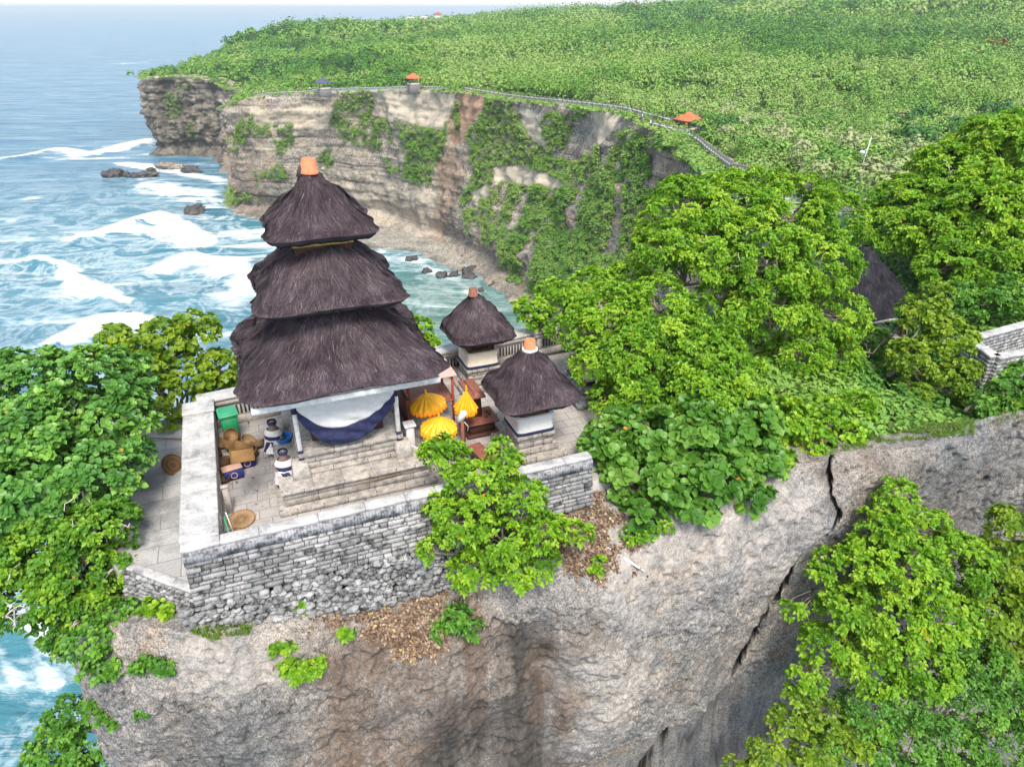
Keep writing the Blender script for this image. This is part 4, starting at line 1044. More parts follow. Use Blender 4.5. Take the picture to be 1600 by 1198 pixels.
M_BOX = sm("dark_blue_cardboard", (0.022, 0.028, 0.14), .7, .2, 6); M_LIDP = sm("tan_cardboard", (0.45, 0.27, 0.20), .8, .15, 6)
for i, (u, v, rz, lab) in enumerate(((366, 745, .5, "dark blue box with a pale ring emblem, the nearer of two before the basket heap"), (386, 727, .55, "dark blue box heaped with pinkish offerings, the farther of two before the basket heap"))):
    p = atz(u, v, .0); b = empty("offering_box", (p[0], p[1], .0), rz, lab, "box")
    k = MB(); k.box((0, 0, .155), (.52 - .08 * i, .34, .30), 0, 1, .5, bev=.008); k.build("carton", M_BOX, b)
    if i == 0: k = MB(); k.box((-.02, .02, .325), (.55, .30, .03), .06, 1, .5, bev=.006); k.build("lid", M_LIDP, b)
    else:
        for j in range(7):
            k = MB(); V = rs[j] * .075; k.add(V + np.array([tr.uniform(-.15, .15), tr.uniform(-.1, .1), .33 + tr.uniform(0, .04)]), None, ICO2[1]); k.build("offering", M_LIDP, b)
    k = MB(); k.lathe([(.072, 0), (.072, .006), (.10, .006), (.10, 0)], 28, (0, 0, 0), .5, Matrix.Rotation(math.pi / 2, 4, 'X')); k.build("ring_emblem", M_LIDP, b, (0, -.172, .155))
k = MB(); k.lathe([(.001, .0), (.34, .0), (.36, .012), (.36, .035), (.335, .03), (.001, .022)], 40); o = k.build("woven_mat", M_BASK[2], None, atz(377, 812, .03)); o.rotation_euler = (.12, -.06, .3); tag(o, "round flat woven tray lying on the paving inside the near corner of the walls", "tray")
k = MB(); k.lathe([(.001, .0), (.33, .0), (.35, .02), (.35, .05), (.325, .04), (.001, .022)], 40); o = k.build("woven_mat", M_BASK[0], None, atz(366, 838, .03)); o.rotation_euler = (-.1, .1, 1.3); tag(o, "round brown tray mostly hidden behind the front coping", "tray")
k = MB(); k.lathe([(.001, .0), (.34, .0), (.36, .02), (.36, .05), (.33, .04), (.001, .022)], 40); o = k.build("woven_mat", M_BASK[1], None, atz(270, 727, -.3)); o.rotation_euler = (.35, .75, .2); tag(o, "old round tray leaning on the outer face of the left wall above the side path", "tray")
k = MB(); k.lathe([(.001, .0), (.24, .0), (.30, .10), (.31, .11), (.29, .10), (.22, .02), (.001, .015)], 32); o = k.build("clay_dish", M_BASK[1], None, atz(208, 752, -.42)); tag(o, "shallow brown dish on the side path by the big leafy tree", "dish")
k = MB(); k.tube([atz(232, 684, -.38), atz(287, 686, -.36)], .025, 8); o = k.build("bamboo_pole", M_BASK[2], None); tag(o, "bamboo pole lying across the far end of the side path", "pole")
k = MB(); k.tube([(*W(.10, .75)[:2], .95), (*W(.22, .15)[:2], .15)], [.02, .03], 8); o = k.build("broom_handle", M_GREEN2, None); tag(o, "bright green pole leaning inside the near end of the left wall", "pole")
k = MB(); k.tube([(*W(.22, 1.05)[:2], .02), (*W(.12, 1.2)[:2], .75)], .014, 8); o = k.build("stick", M_WHITEWOOD, None); tag(o, "thin pale stick leaning inside the left wall", "stick")
k = MB(); k.box((0, 0, .42), (.16, .10, .85), 0, .95, .5, bev=.01); k.box((0, 0, .86), (.2, .14, .05), 0, 1, .5, bev=.01); o = k.build("stone_marker", M_PALE, None, W(.14, 2.2, 0), YAW); tag(o, "narrow pale upright stone against the inner face of the left wall", "stone")
# blue basin on the plinth
M_BLUE = sm("blue_plastic", (0.01, 0.17, 0.50), .4, .1, 3, .5, .05)
k = MB(); k.lathe([(.001, .02), (.20, .0), (.215, .02), (.255, .13), (.275, .15), (.265, .16), (.235, .145), (.195, .03), (.001, .03)], 32); o = k.build("basin", M_BLUE, None, (*atz(443, 688, .65)[:2], .645), smooth=True); tag(o, "round blue plastic basin on the left step of the tiered shrine", "basin")
# clothed guardian statues
def checker(name):
    m = NT(name, .9, .1); co = m.coord(); ch = m.n("TexChecker", Scale=14.0); ch.inputs["Color1"].default_value = (.62, .60, .57, 1); ch.inputs["Color2"].default_value = (.50, .49, .48, 1); m.l(co, ch.inputs["Vector"]); m.color(ch.outputs["Color"]); return m.m
M_CHK = sm("greyed_white_cloth", (0.58, 0.56, 0.55), .9, .2, 9, .1, .4); M_STAT = sm("mossy_statue_stone", (0.22, 0.15, 0.115), .9, .4, 9)
def statue(px, z, rz, label, sash):
    p = atz(px[0], px[1], z); e = empty("guardian_statue", (p[0], p[1], z), rz, label, "statue")
    pts = {0: ((0, 0, .12), .20), 1: ((0, 0, .34), .19), 2: ((0, .01, .52), .19), 3: ((0, .02, .66), .12), 4: ((0, .0, .76), .115), 5: ((0, -.01, .88), .12), 6: ((0, 0, .97), .05), 7: ((.17, 0, .58), .075), 8: ((.25, -.07, .42), .065), 9: ((.14, -.17, .34), .055), 10: ((-.17, 0, .58), .075), 11: ((-.26, -.06, .44), .065), 12: ((-.15, -.17, .40), .055), 13: ((.14, -.16, .10), .10), 14: ((.17, -.20, .03), .08), 15: ((-.14, -.16, .10), .10), 16: ((-.17, -.20, .03), .08)}
    ed = [(0, 1), (1, 2), (2, 3), (3, 4), (4, 5), (5, 6), (2, 7), (7, 8), (8, 9), (2, 10), (10, 11), (11, 12), (0, 13), (13, 14), (0, 15), (15, 16)]
    me = bpy.data.meshes.new("body"); me.from_pydata([pts[i][0] for i in range(17)], ed, []); me.materials.append(M_STAT)
    o = obj("body", me, e); sk = o.modifiers.new("Skin", 'SKIN'); me.skin_vertices or o.data.skin_vertices.new() if hasattr(o.data.skin_vertices, "new") else None
    for i in range(17): o.data.skin_vertices[0].data[i].radius = (pts[i][1], pts[i][1])
    o.data.skin_vertices[0].data[0].use_root = True
    sb = o.modifiers.new("Subdivision", 'SUBSURF'); sb.levels = 2; sb.render_levels = 2
    n = 40; V = []
    for r, zz in ((.35, .02), (.31, .14), (.28, .30), (.25, .42)):
        th = np.arange(n) * 2 * math.pi / n; rr = r * (1 + .05 * np.sin(th * 9 + zz * 9)); V.append(np.c_[rr * np.cos(th), rr * np.sin(th) - .02, np.full(n, zz)])
    obj("skirt", make_mesh("skirt", np.concatenate(V), grid_faces(4, n, True), M_CHK, True), e)
    V = []
    for r, zz in ((.255, .40), (.265, .46), (.25, .52)):
        th = np.arange(n) * 2 * math.pi / n; V.append(np.c_[r * np.cos(th), r * .95 * np.sin(th) - .01, np.full(n, zz)])
    obj("waist_sash", make_mesh("waist_sash", np.concatenate(V), grid_faces(3, n, True), M_NAVY, True), e)
    V = []
    for r, zz in ((.26, .53), (.245, .60), (.18, .69)):
        th = np.arange(n) * 2 * math.pi / n; V.append(np.c_[r * 1.05 * np.cos(th), r * .85 * np.sin(th) - .01, np.full(n, zz)])
    obj("shawl", make_mesh("shawl", np.concatenate(V), grid_faces(3, n, True), M_CHK, True), e)
    V = []
    for r, zz in ((.135, .87), (.14, .92), (.125, .965)):
        th = np.arange(n) * 2 * math.pi / n; V.append(np.c_[r * np.cos(th), r * np.sin(th) - .01, np.full(n, zz)])
    obj("headcloth", make_mesh("headcloth", np.concatenate(V), grid_faces(3, n, True), M_NAVY, True), e)
    nx, nz = 8, 12; X, S = np.meshgrid(np.linspace(-.11, .11, nx), np.linspace(0, 1, nz))
    V = np.stack([X + sash[0] * S, -.30 - sash[1] * S + .02 * np.sin(X * 40), .40 - sash[2] * S], -1).reshape(-1, 3)
    o = obj("hanging_sash", make_mesh("hanging_sash", V, grid_faces(nz, nx), M_NAVY, True), e); q = o.modifiers.new("Solidify", 'SOLIDIFY'); q.thickness = .012
statue((449, 748), .345, YAW - .1, "clothed stone guardian with a loose navy sash at the shrine's front left corner", (.16, .10, .36))
statue((432, 700), .345, YAW - .5, "clothed stone guardian beside the blue basin, behind the front left post", (-.16, -.02, .36))
# white pipe rail at the right corner of the plinth
k = MB(); k.tube([W(5.05, 2.35, .98), W(5.45, 2.0, .84), W(5.45, 2.0, .02)], .018, 8); o = k.build("pipe_rail", M_WHITEWOOD, None); tag(o, "thin white pipe handrail by the right corner of the shrine steps", "handrail")
k = MB(); k.tube([W(3.4, 1.52, .50), W(5.5, 1.75, .42)], .015, 8); o = k.build("bamboo_pole", M_BASK[2], None); tag(o, "thin bamboo pole resting along the front steps of the tiered shrine", "pole")
# ceremonial umbrellas
M_YEL = NT("yellow_satin", .45, .4); _q = M_YEL.noise(M_YEL.coord(), 6, 3); M_YEL.color(M_YEL.ramp(_q, [(.3, (0.70, 0.30, 0.005)), (.7, (0.80, 0.42, 0.012))])); M_YEL = M_YEL.m
M_YEL2 = sm("orange_fringe", (0.85, 0.33, 0.01), .6, .1, 8)
def umbrella(u, w, z, h, r, ch, label, tilt=(0, 0), folded=False):
    e = empty("ceremonial_umbrella", W(u, w, z), YAW, label, "umbrella"); e.rotation_euler = (tilt[0], tilt[1], YAW)
    k = MB(); k.tube([(0, 0, 0), (0, 0, h + .16)], [.02, .016], 10); k.build("pole", M_RWOOD, e)
    n, mrow = 144, 14; V = []; th = np.arange(n) * 2 * math.pi / n
    for i in range(mrow):
        s = i / (mrow - 1); pl_ = (.045 if folded else .012) * s
        rad = r * (s ** .95) * (1 - .045 * s * np.abs(np.sin(th * 8))) + pl_ * np.sin(th * (12 if folded else 24)); rad = np.maximum(rad, .012)
        zz = h - ch * (s ** (1.25 if not folded else .9)); V.append(np.c_[rad * np.cos(th), rad * np.sin(th), np.full(n, zz) + .02 * s * np.cos(th * 16)])
    c = obj("canopy", make_mesh("canopy", np.concatenate(V), grid_faces(mrow, n, True)[:, ::-1], M_YEL, True), e)
    V = []
    for i in range(4):
        s = i / 3; rad = r * (.96 + .02 * s) * (1 - .045 * np.abs(np.sin(th * 8))) + (.012 + .02 * s) * np.sin(th * 24); V.append(np.c_[rad * np.cos(th), rad * np.sin(th), h - ch - .16 * s + .02 * np.cos(th * 16) - .02 * s * np.abs(np.sin(th * 12))])
    f = obj("fringe", make_mesh("fringe", np.concatenate(V), grid_faces(4, n, True), M_YEL2, True), c); q = f.modifiers.new("Solidify", 'SOLIDIFY'); q.thickness = .006
    k = MB(); k.lathe([(.03, h - .02), (.045, h + .02), (.02, h + .06), (.035, h + .10), (.006, h + .17)], 14); k.build("finial", M_YEL, c)
    if not folded:
        for j in range(8):
            a = j * math.pi / 4; k = MB(); k.tube([(.03 * math.cos(a), .03 * math.sin(a), h - .42), (r * .72 * math.cos(a), r * .72 * math.sin(a), h - ch * .78)], .007, 6); k.build("rib", M_RWOOD, e)
umbrella(5.95, 2.15, 0, 1.78, .53, .34, "pale yellow fringed temple umbrella, lowest and nearest of the three", (.05, .03))
umbrella(6.15, 3.10, 0, 1.98, .55, .34, "golden orange temple umbrella, left and partly behind the paler one", (-.05, -.10))
umbrella(7.05, 3.05, 0, 1.95, .34, .62, "half closed yellow temple umbrella beside the dark wooden altar", (0, .05), True)
# floodlight on a post
f = empty("floodlight", W(6.8, 2.45, 0), YAW, "white floodlight on a brown post in front of the yellow umbrellas", "floodlight")
k = MB(); k.box((0, 0, .62), (.10, .10, 1.24), 0, 1, .5, bev=.008); k.build("post", M_RWOOD, f)
k = MB(); k.box((0, 0, 0), (.20, .16, .40), 0, .92, .5, bev=.03); o = k.build("housing", sm("white_enamel", (0.70, 0.72, 0.74), .4, .06, 3, .5, .03), f, (0, 0, 1.42)); o.rotation_euler = (.4, .3, .3)
k = MB(); k.tube([(.05, -.05, 1.25), (.16, -.08, 1.1), (.14, -.06, .9)], .012, 6); k.build("cable", M_WHITEWOOD, f)
# carved altar with a roof board
a = empty("wooden_altar", W(7.75, 3.75, 0), YAW, "dark carved wooden altar with a narrow brown roof, left of the near small shrine", "altar")
k = MB(); k.box((0, 0, .06), (1.05, .95, .12), 0, 1, .5, bev=.01); k.box((0, 0, .30), (.84, .74, .36), 0, 1, .5, bev=.015); k.build("chest", M_DWOOD, a)
k = MB(); k.box((0, 0, .50), (1.08, .98, .05), 0, 1, .5, bev=.01); k.build("ledge", M_RWOOD, a)
k = MB(); k.box((-.1, .12, .92), (.42, .36, .80), 0, .85, .5, bev=.02); k.build("pillar", M_DWOOD, a)
k = MB(); k.box((-.14, .2, 1.42), (.5, 1.25, .08), 0, 1, .5, bev=.015); k.box((-.14, .2, 1.50), (.2, 1.2, .08), 0, .7, .5, bev=.01); k.build("roof", M_RWOOD, a)
for j in range(9):
    k = MB(); k.add(rs[j] * np.array([.05, .05, .035]) + np.array([.28 + tr.uniform(-.12, .12), tr.uniform(-.2, .2), .55 + tr.uniform(0, .08)]), None, ICO2[1]); k.build("offering", M_BASK[0], a)
# red brown bench board behind the front shrub
t = empty("bench", W(7.25, 1.35, 0), YAW, "long red brown wooden bench between the front shrub and the small shrine", "bench")
k = MB(); k.box((0, 0, .48), (.42, 1.9, .06), .18, 1, .5, bev=.01); k.build("seat", M_RWOOD, t)
for sy in (-1, 1):
    for sx in (-1, 1): k = MB(); k.box((sx * .14 - sy * .14, sy * .75, .225), (.07, .07, .45), .18, 1, .5, bev=.006); k.build("leg", M_DWOOD, t)
# white clothed pedestal by the right front post, pale stone steps, brown door leaf, pink roofed offering shelf
t = empty("shrine_marker", W(5.25, 2.55, 0), YAW, "white cloth covered stone post beside the right front post of the tiered shrine", "stone post")
k = MB(); k.box((0, 0, .25), (.46, .46, .5), 0, .9, .5, bev=.02); k.build("base", M_PALE, t); k = MB(); k.box((0, 0, .95), (.25, .25, .92), 0, .9, .5, bev=.02); k.box((0, 0, 1.44), (.34, .34, .07), 0, 1, .5, bev=.015); k.build("shaft", M_WHITEWOOD, t)
k = MB()
for i, (d, z0, z1) in enumerate(((1.0, 0, .2), (.7, .2, .4), (.4, .4, .6))): k.box((0, .5 - d / 2, (z0 + z1) / 2), (1.1, d, z1 - z0), 0, 1, .5 + .1 * i, bev=.02)
o = k.build("stone_steps", M_PALE, None, W(6.0, 3.2, 0), YAW); tag(o, "pale stone steps behind the yellow umbrellas' poles", "steps")
t = empty("door_leaf", W(5.45, 4.1, 0), YAW, "dark red brown wooden door leaf standing beside the tiered shrine", "door")
k = MB(); k.box((0, 0, .95), (.06, 1.3, 1.8), 0, 1, .5, bev=.01); k.build("panel", M_RWOOD, t); k = MB()
for zz in (.12, .95, 1.78): k.box((.0, 0, zz), (.085, 1.36, .12), 0, 1, .5, bev=.008)
k.build("rail_frame", M_DWOOD, t)
t = empty("offering_shelf", W(6.45, 5.2, 0), YAW, "offering shelf with a faded pink roof on thin red posts, by the main roof", "shelf")
k = MB(); k.box((0, 0, 1.72), (1.7, 1.5, .05), 0, 1, .5, bev=.01); k.build("roof", M_PINK, t)
for sx in (-1, 1):
    for sy in (-1, 1): k = MB(); k.box((sx * .72, sy * .62, .85), (.07, .07, 1.7), 0, 1, .5, bev=.006); k.build("post", sm("red_paint", (0.33, 0.05, 0.035), .5, .2, 5), t)
k = MB(); k.box((0, 0, .8), (1.55, 1.35, .06), 0, 1, .5, bev=.01); k.build("shelf_board", M_RWOOD, t)

# ================================================================ BUILDINGS BEYOND THE COURT
def hip_roof(h0, h1, z0, z1, n=10, sag=.15, x=1.0):
    """Square pyramid roof, slightly concave, eave half width h1 at z0 up to h0 at z1: vertices and faces, with an underside."""
    V = []
    for i in range(n):
        s = i / (n - 1); h = h1 + (h0 - h1) * (s ** (1 - sag)); z = z0 + (z1 - z0) * s
        V += [(-h * x, -h, z), (h * x, -h, z), (h * x, h, z), (-h * x, h, z)]
    V += [(-h1 * .97 * x, -h1 * .97, z0 - .12), (h1 * .97 * x, -h1 * .97, z0 - .12), (h1 * .97 * x, h1 * .97, z0 - .12), (-h1 * .97 * x, h1 * .97, z0 - .12)]
    Q = [(i * 4 + k, i * 4 + (k + 1) % 4, i * 4 + 4 + (k + 1) % 4, i * 4 + 4 + k) for i in range(n - 1) for k in range(4)]
    b = n * 4; Q += [(k, b + k, b + (k + 1) % 4, (k + 1) % 4) for k in range(4)] + [(b + 3, b + 2, b + 1, b)] + [((n - 1) * 4, (n - 1) * 4 + 1, (n - 1) * 4 + 2, (n - 1) * 4 + 3)]
    return V, Q
M_TILE = sm("orange_roof_tile", (0.50, 0.13, 0.06), .8, .3, 1.5); M_SLATE = sm("blue_grey_roof", (0.07, 0.08, 0.12), .8, .3, 1.5); M_FASC = sm("pale_fascia", (0.5, 0.45, 0.38), .8, .2)
M_PWALL = block_mat("path_wall_stone", (0.62, 0.62, 0.60), (0.55, 0.55, 0.54), (0.3, 0.3, 0.3), .1); M_PPOST = sm("dark_post_stone", (0.16, 0.15, 0.15), .9, .3)
def gazebo(u, v, Y, half, h, mat, label, rz=.3):
    p = aty(u, v, Y); g = float(hill_z(np.array([p[:2]]))[0]); zb = min(p[2], g + 2.4); drop = max(.3, zb - g); e = empty("gazebo", (p[0], p[1], zb), rz, label, "gazebo")
    k = MB(); V, Q = hip_roof(.12, half, 2.3, 2.3 + h, 10, .12); k.add(V, Q); rf = k.build("roof", mat, e)
    k = MB(); k.lathe([(.14, 0), (.18, .15), (.10, .3), (.12, .42), (.01, .6)], 12); k.build("finial", mat, rf, (0, 0, 2.3 + h))
    for sx in (-1, 1):
        for sy in (-1, 1): k = MB(); k.box((sx * half * .72, sy * half * .72, 1.15), (.22, .22, 2.3), 0, 1, .5, bev=.02); k.build("post", M_DWOOD, e)
    k = MB(); k.box((0, 0, -.2 - drop / 2), (half * 1.45, half * 1.45, .6 + drop), 0, 1, .5, bev=.03); k.build("platform", M_PPOST, e)
    k = MB()
    for s in (-1, 1): k.box((0, s * half * .74, .35), (half * 1.3, .12, .55), 0, 1, .5, bev=.01); k.box((s * half * .74, 0, .35), (.12, half * 1.3, .55), 0, 1, .5, bev=.01)
    k.build("parapet", M_FASC, e)
gazebo(505, 128, 300, 3.1, 1.9, M_SLATE, "grey roofed gazebo on the cliff path near the far promontory", .5)
gazebo(646, 129, 287, 2.7, 1.7, M_TILE, "orange roofed gazebo half hidden in the trees above the middle of the cliff path", .4)
gazebo(1074, 203, 176, 2.7, 1.7, M_TILE, "orange roofed gazebo at the bend of the path, nearest of the roofed shelters", .6)
# ---- cliff path and its low wall with posts
M_PATH = sm("worn_path", (0.50, 0.47, 0.42), .9, .2, .5)
PATHS = [([(398, 153, 321), (440, 148, 317), (500, 140, 313), (560, 137, 305), (640, 135, 293), (695, 136, 280)], "far stretch of grey path wall with dark posts, below the grey roofed gazebo", 3.2),
         ([(727, 138, 272), (790, 148, 252), (850, 155, 234), (905, 157, 217), (965, 159, 200), (1010, 172, 185), (1050, 184, 178)], "long middle stretch of grey path wall rising to the nearest orange gazebo", 2.6),
         ([(1020, 201, 172), (1060, 203, 166), (1095, 214, 150), (1122, 229, 133), (1145, 250, 116)], "grey path wall curving down from the nearest orange gazebo", 2.2),
         ([(1150, 252, 112), (1172, 243, 108), (1192, 247, 104), (1210, 258, 98)], "short bend of grey path wall with close set posts at the bottom of the slope", 1.2),
         ([(1236, 272, 90), (1248, 284, 85), (1262, 292, 80)], "short broken piece of grey path wall in the bushes", 1.5),
         ([(1275, 293, 76), (1300, 297, 70), (1330, 306, 62)], "nearest piece of grey path wall, sunk in bushes before the tall green trees", 1.5)]
for pts, lab, sp in PATHS:
    C, t = resample([aty(*p) for p in pts], 1.0); z = hill_z(C[:, :2])
    for _ in range(6): z[1:-1] = (z[:-2] + z[1:-1] * 2 + z[2:]) / 4; C[1:-1] = (C[:-2] + C[1:-1] * 2 + C[2:]) / 4
    zz = np.minimum(C[:, 2], z + 1.3); zz = np.maximum(zz, z + .8)
    T = np.gradient(C[:, :2], axis=0); T /= np.linalg.norm(T, axis=1)[:, None]; N = np.c_[-T[:, 1], T[:, 0]]
    e = empty("path_wall", (0, 0, 0), 0, lab, "wall")
    V = np.concatenate([np.c_[C[:, :2] + N * o, zz + dz] for o, dz in ((-.2, -1.3), (-.2, 0), (-.28, .02), (-.28, .14), (.28, .14), (.28, .02), (.2, 0), (.2, -1.3))])
    obj("wall_body", make_mesh("wall_body", V, grid_faces(8, len(C)), M_PWALL, False, {"tint": np.full(len(V), .5)}), e)
    pm = MB(); pm.box((0, 0, .05), (.5, .5, .9), 0, 1, .5, bev=.03); pm.box((0, 0, .58), (.62, .62, .14), 0, 1, .5, bev=.03); pm.box((0, 0, .73), (.34, .34, .18), 0, .5, .5, bev=.03); pme = pm.mesh("post", M_PPOST)
    d = np.arange(0, t[-1], sp)
    for q in d:
        p = [np.interp(q, t, a) for a in (C[:, 0], C[:, 1], zz)]; obj("post", pme, e, p, math.atan2(np.interp(q, t, T[:, 1]), np.interp(q, t, T[:, 0])))
    # the walk itself, on the landward side of the wall
    sgn = 1 if (N[:, 1].mean() > 0) else -1
    P1 = C[:, :2] + sgn * N * .2; P2 = C[:, :2] + sgn * N * 3.0
    V = np.concatenate([np.c_[P1, hill_z(P1) + .55], np.c_[P2, hill_z(P2) + .55], np.c_[P2, hill_z(P2) - 1]]); f = grid_faces(3, len(C))
    tag(obj("footpath", make_mesh("footpath", V, f, M_PATH, False)), kind="structure")
# ---- people on the path
def person_mesh():
    pts = [((0, 0, .95), .13), ((0, 0, 1.15), .125), ((0, 0, 1.38), .15), ((0, 0, 1.50), .06), ((0, -.01, 1.60), .085), ((0, 0, 1.72), .07), ((.19, 0, 1.40), .06), ((.25, .02, 1.12), .05), ((.25, -.08, .88), .04), ((-.19, 0, 1.40), .06), ((-.25, .02, 1.12), .05), ((-.24, -.06, .88), .04),
           ((.09, 0, .86), .10), ((.10, -.03, .48), .07), ((.10, .02, .08), .05), ((.10, -.12, .03), .04), ((-.09, 0, .86), .10), ((-.10, .08, .48), .07), ((-.11, .14, .08), .05), ((-.11, .02, .03), .04)]
    ed = [(0, 1), (1, 2), (2, 3), (3, 4), (4, 5), (2, 6), (6, 7), (7, 8), (2, 9), (9, 10), (10, 11), (0, 12), (12, 13), (13, 14), (14, 15), (0, 16), (16, 17), (17, 18), (18, 19)]
    me = bpy.data.meshes.new("body"); me.from_pydata([p for p, _ in pts], ed, []); me.materials.append(sm("skin", (0.30, 0.17, 0.11), .7, .1))
    o = bpy.data.objects.new("body", me); COL.objects.link(o); o.modifiers.new("Skin", 'SKIN')
    for i, (_, r) in enumerate(pts): o.data.skin_vertices[0].data[i].radius = (r, r)
    o.data.skin_vertices[0].data[0].use_root = True
    s = o.modifiers.new("Subdivision", 'SUBSURF'); s.levels = 1; s.render_levels = 1
    return o
def cloth_tube(rows, mat, name):
    n = 14; th = np.arange(n) * 2 * math.pi / n
    return make_mesh(name, np.concatenate([np.c_[rx * np.cos(th), ry * np.sin(th), np.full(n, z)] for rx, ry, z in rows]), grid_faces(len(rows), n, True), mat, True)
CLOTHC = {"white": (.7, .7, .7), "purple": (.18, .03, .28), "red": (.4, .04, .04), "blue": (.05, .1, .35), "black": (.03, .03, .03), "pink": (.6, .25, .3)}
CLM = {k: sm(k + "_clothing", c, .9, .1) for k, c in CLOTHC.items()}
SHIRT = {k: cloth_tube([(.18, .14, .92), (.17, .13, 1.1), (.22, .14, 1.36), (.10, .09, 1.49)], m, "shirt") for k, m in CLM.items()}
SARONG = {k: cloth_tube([(.24, .22, .25), (.20, .18, .6), (.18, .15, .98)], m, "sarong") for k, m in CLM.items()}
HAIR = cloth_tube([(.10, .10, 1.58), (.115, .115, 1.68), (.09, .09, 1.77), (.01, .01, 1.80)], CLM["black"], "hair")
body0 = None
PPL = [(1016, 199, 171, "purple", "white", "person in purple top walking on the path below the nearest orange gazebo"), (1002, 198, 175, "white", "purple", "person in white top and purple sarong on the path left of the nearest orange gazebo"), (1072, 200, 168, "red", "black", "person in red top standing in front of the nearest orange gazebo"), (1090, 205, 166, "blue", "black", "person in blue top just right of the nearest orange gazebo"),
       (743, 139, 266, "pink", "black", "person in pink top on the path above the reddish scar in the cliff"), (806, 146, 247, "red", "white", "person in red top on the middle stretch of the cliff path"), (465, 138, 316, "white", "red", "person in white top and red sarong left of the far grey gazebo"), (470, 137, 317, "pink", "blue", "person in pink top and blue sarong left of the far grey gazebo"), (478, 137, 316, "red", "black", "person in red top near the far grey gazebo"),
       (484, 137, 315, "white", "black", "person in white top and black sarong nearest the far grey gazebo"), (412, 148, 321, "white", "blue", "person in white top and blue sarong at the far end of the cliff path")]
for u, v, Y, a, b_, lab in PPL:
    p = aty(u, v, Y + 1.6); g = float(hill_z(np.array([p[:2]]))[0]) + .56
    e = empty("person", (p[0], p[1], g), u * .7 % 6.28, lab, "person")
    if body0 is None: body0 = person_mesh(); o = body0
    else: o = body0.copy(); COL.objects.link(o)
    o.parent = e; obj("shirt", SHIRT[a], e); obj("sarong", SARONG[b_], e); obj("hair", HAIR, e)
# ---- far houses
M_HW = sm("white_house_wall", (.72, .72, .72), .8, .1); M_HR = sm("red_house_roof", (.36, .10, .06), .8, .2); M_WIN = sm("dark_window", (.03, .035, .04), .2, .1)
HOUSES = [(517, 35, 790, 9, 7, 6, 0, "white flat roofed house on the left end of the hilltop, standing against the sea"), (640, 28, 1240, 16, 9, 7, 0, "white flat roofed house among trees on the far headland, left of the far houses"), (662, 27, 1260, 13, 9, 8, 0, "tall white house among trees on the far headland"), (684, 24, 1300, 18, 9, 6, 1, "white house with red roof at the left part of the far headland"), (818, 24, 1380, 16, 9, 6, 0, "pale house half sunk in the far wood"),
          (905, 15, 1480, 20, 10, 7, 1, "red roofed house on the far skyline, left of the pair of red roofs"), (995, 11, 1480, 26, 10, 7, 1, "broad red roofed house on the far skyline"), (1036, 13, 1450, 18, 10, 6, 1, "red roofed house on the skyline nearest the green hilltop")]
for u, v, Y, w, d, h, red, lab in HOUSES:
    w, d, h = w * .75, d * .75, h * .75; p = aty(u, v, Y); e = empty("house", (p[0], p[1], p[2] - h * .75), .3 + u % 7 * .1, lab, "house")
    k = MB(); k.box((0, 0, h / 2 - 2), (w, d, h + 4), 0, 1, .5, bev=.1); k.build("walls", M_HW, e)
    if red: k = MB(); V, Q = hip_roof(.6, d * .62, h - .1, h + 3.2, 6, .05, w / d); k.add(V, Q); k.build("roof", M_HR, e)
    else: k = MB(); k.box((0, 0, h + .2), (w + .8, d + .8, .4), 0, 1, .5, bev=.05); k.build("roof", M_FASC, e)
    for j in range(3): k = MB(); k.box(((j - 1) * w * .3, -d / 2 - .03, h * .55), (w * .16, .1, h * .35), 0, 1, .5, bev=.02); k.build("window", M_WIN, e)
# ---- things among the trees on the right
p = aty(1353, 384, 33); e = empty("thatched_pavilion", (p[0], p[1], -2.75), .32, "dark black thatched pavilion roof showing between the trees on the right", "pavilion")
top = p[2] + 2.75
thatch_roof(e, (0, 0), [(.12, top), (.5, top - .42), (1.1, top - 1.15), (1.7, top - 1.9), (2.1, top - 2.45), (2.3, top - 2.8)], 120, 51, M_THATCH2, 11000, .05, .03, 6.0, .2, (.2, .5), .009)
for sx in (-1, 1):
    for sy in (-1, 1): k = MB(); k.box((sx * 1.75, sy * 1.75, (top - 2.9) / 2), (.16, .16, top - 2.7), 0, 1, .5, bev=.01); k.build("post", M_DWOOD, e)
k = MB(); k.box((0, 0, .2), (4.2, 4.2, .6), 0, 1, .5, bev=.03); k.build("platform", M_RENDER, e)
eave(e, 2.2, top - 2.98, .07, .12)
pa, pb = atz(1557, 556, -.75), atz(1625, 545, -.75)
e = empty("white_terrace_wall", (pa[0], pa[1], 0), 0, "white stone parapet wall turning a corner at the right edge above the cliff", "wall")
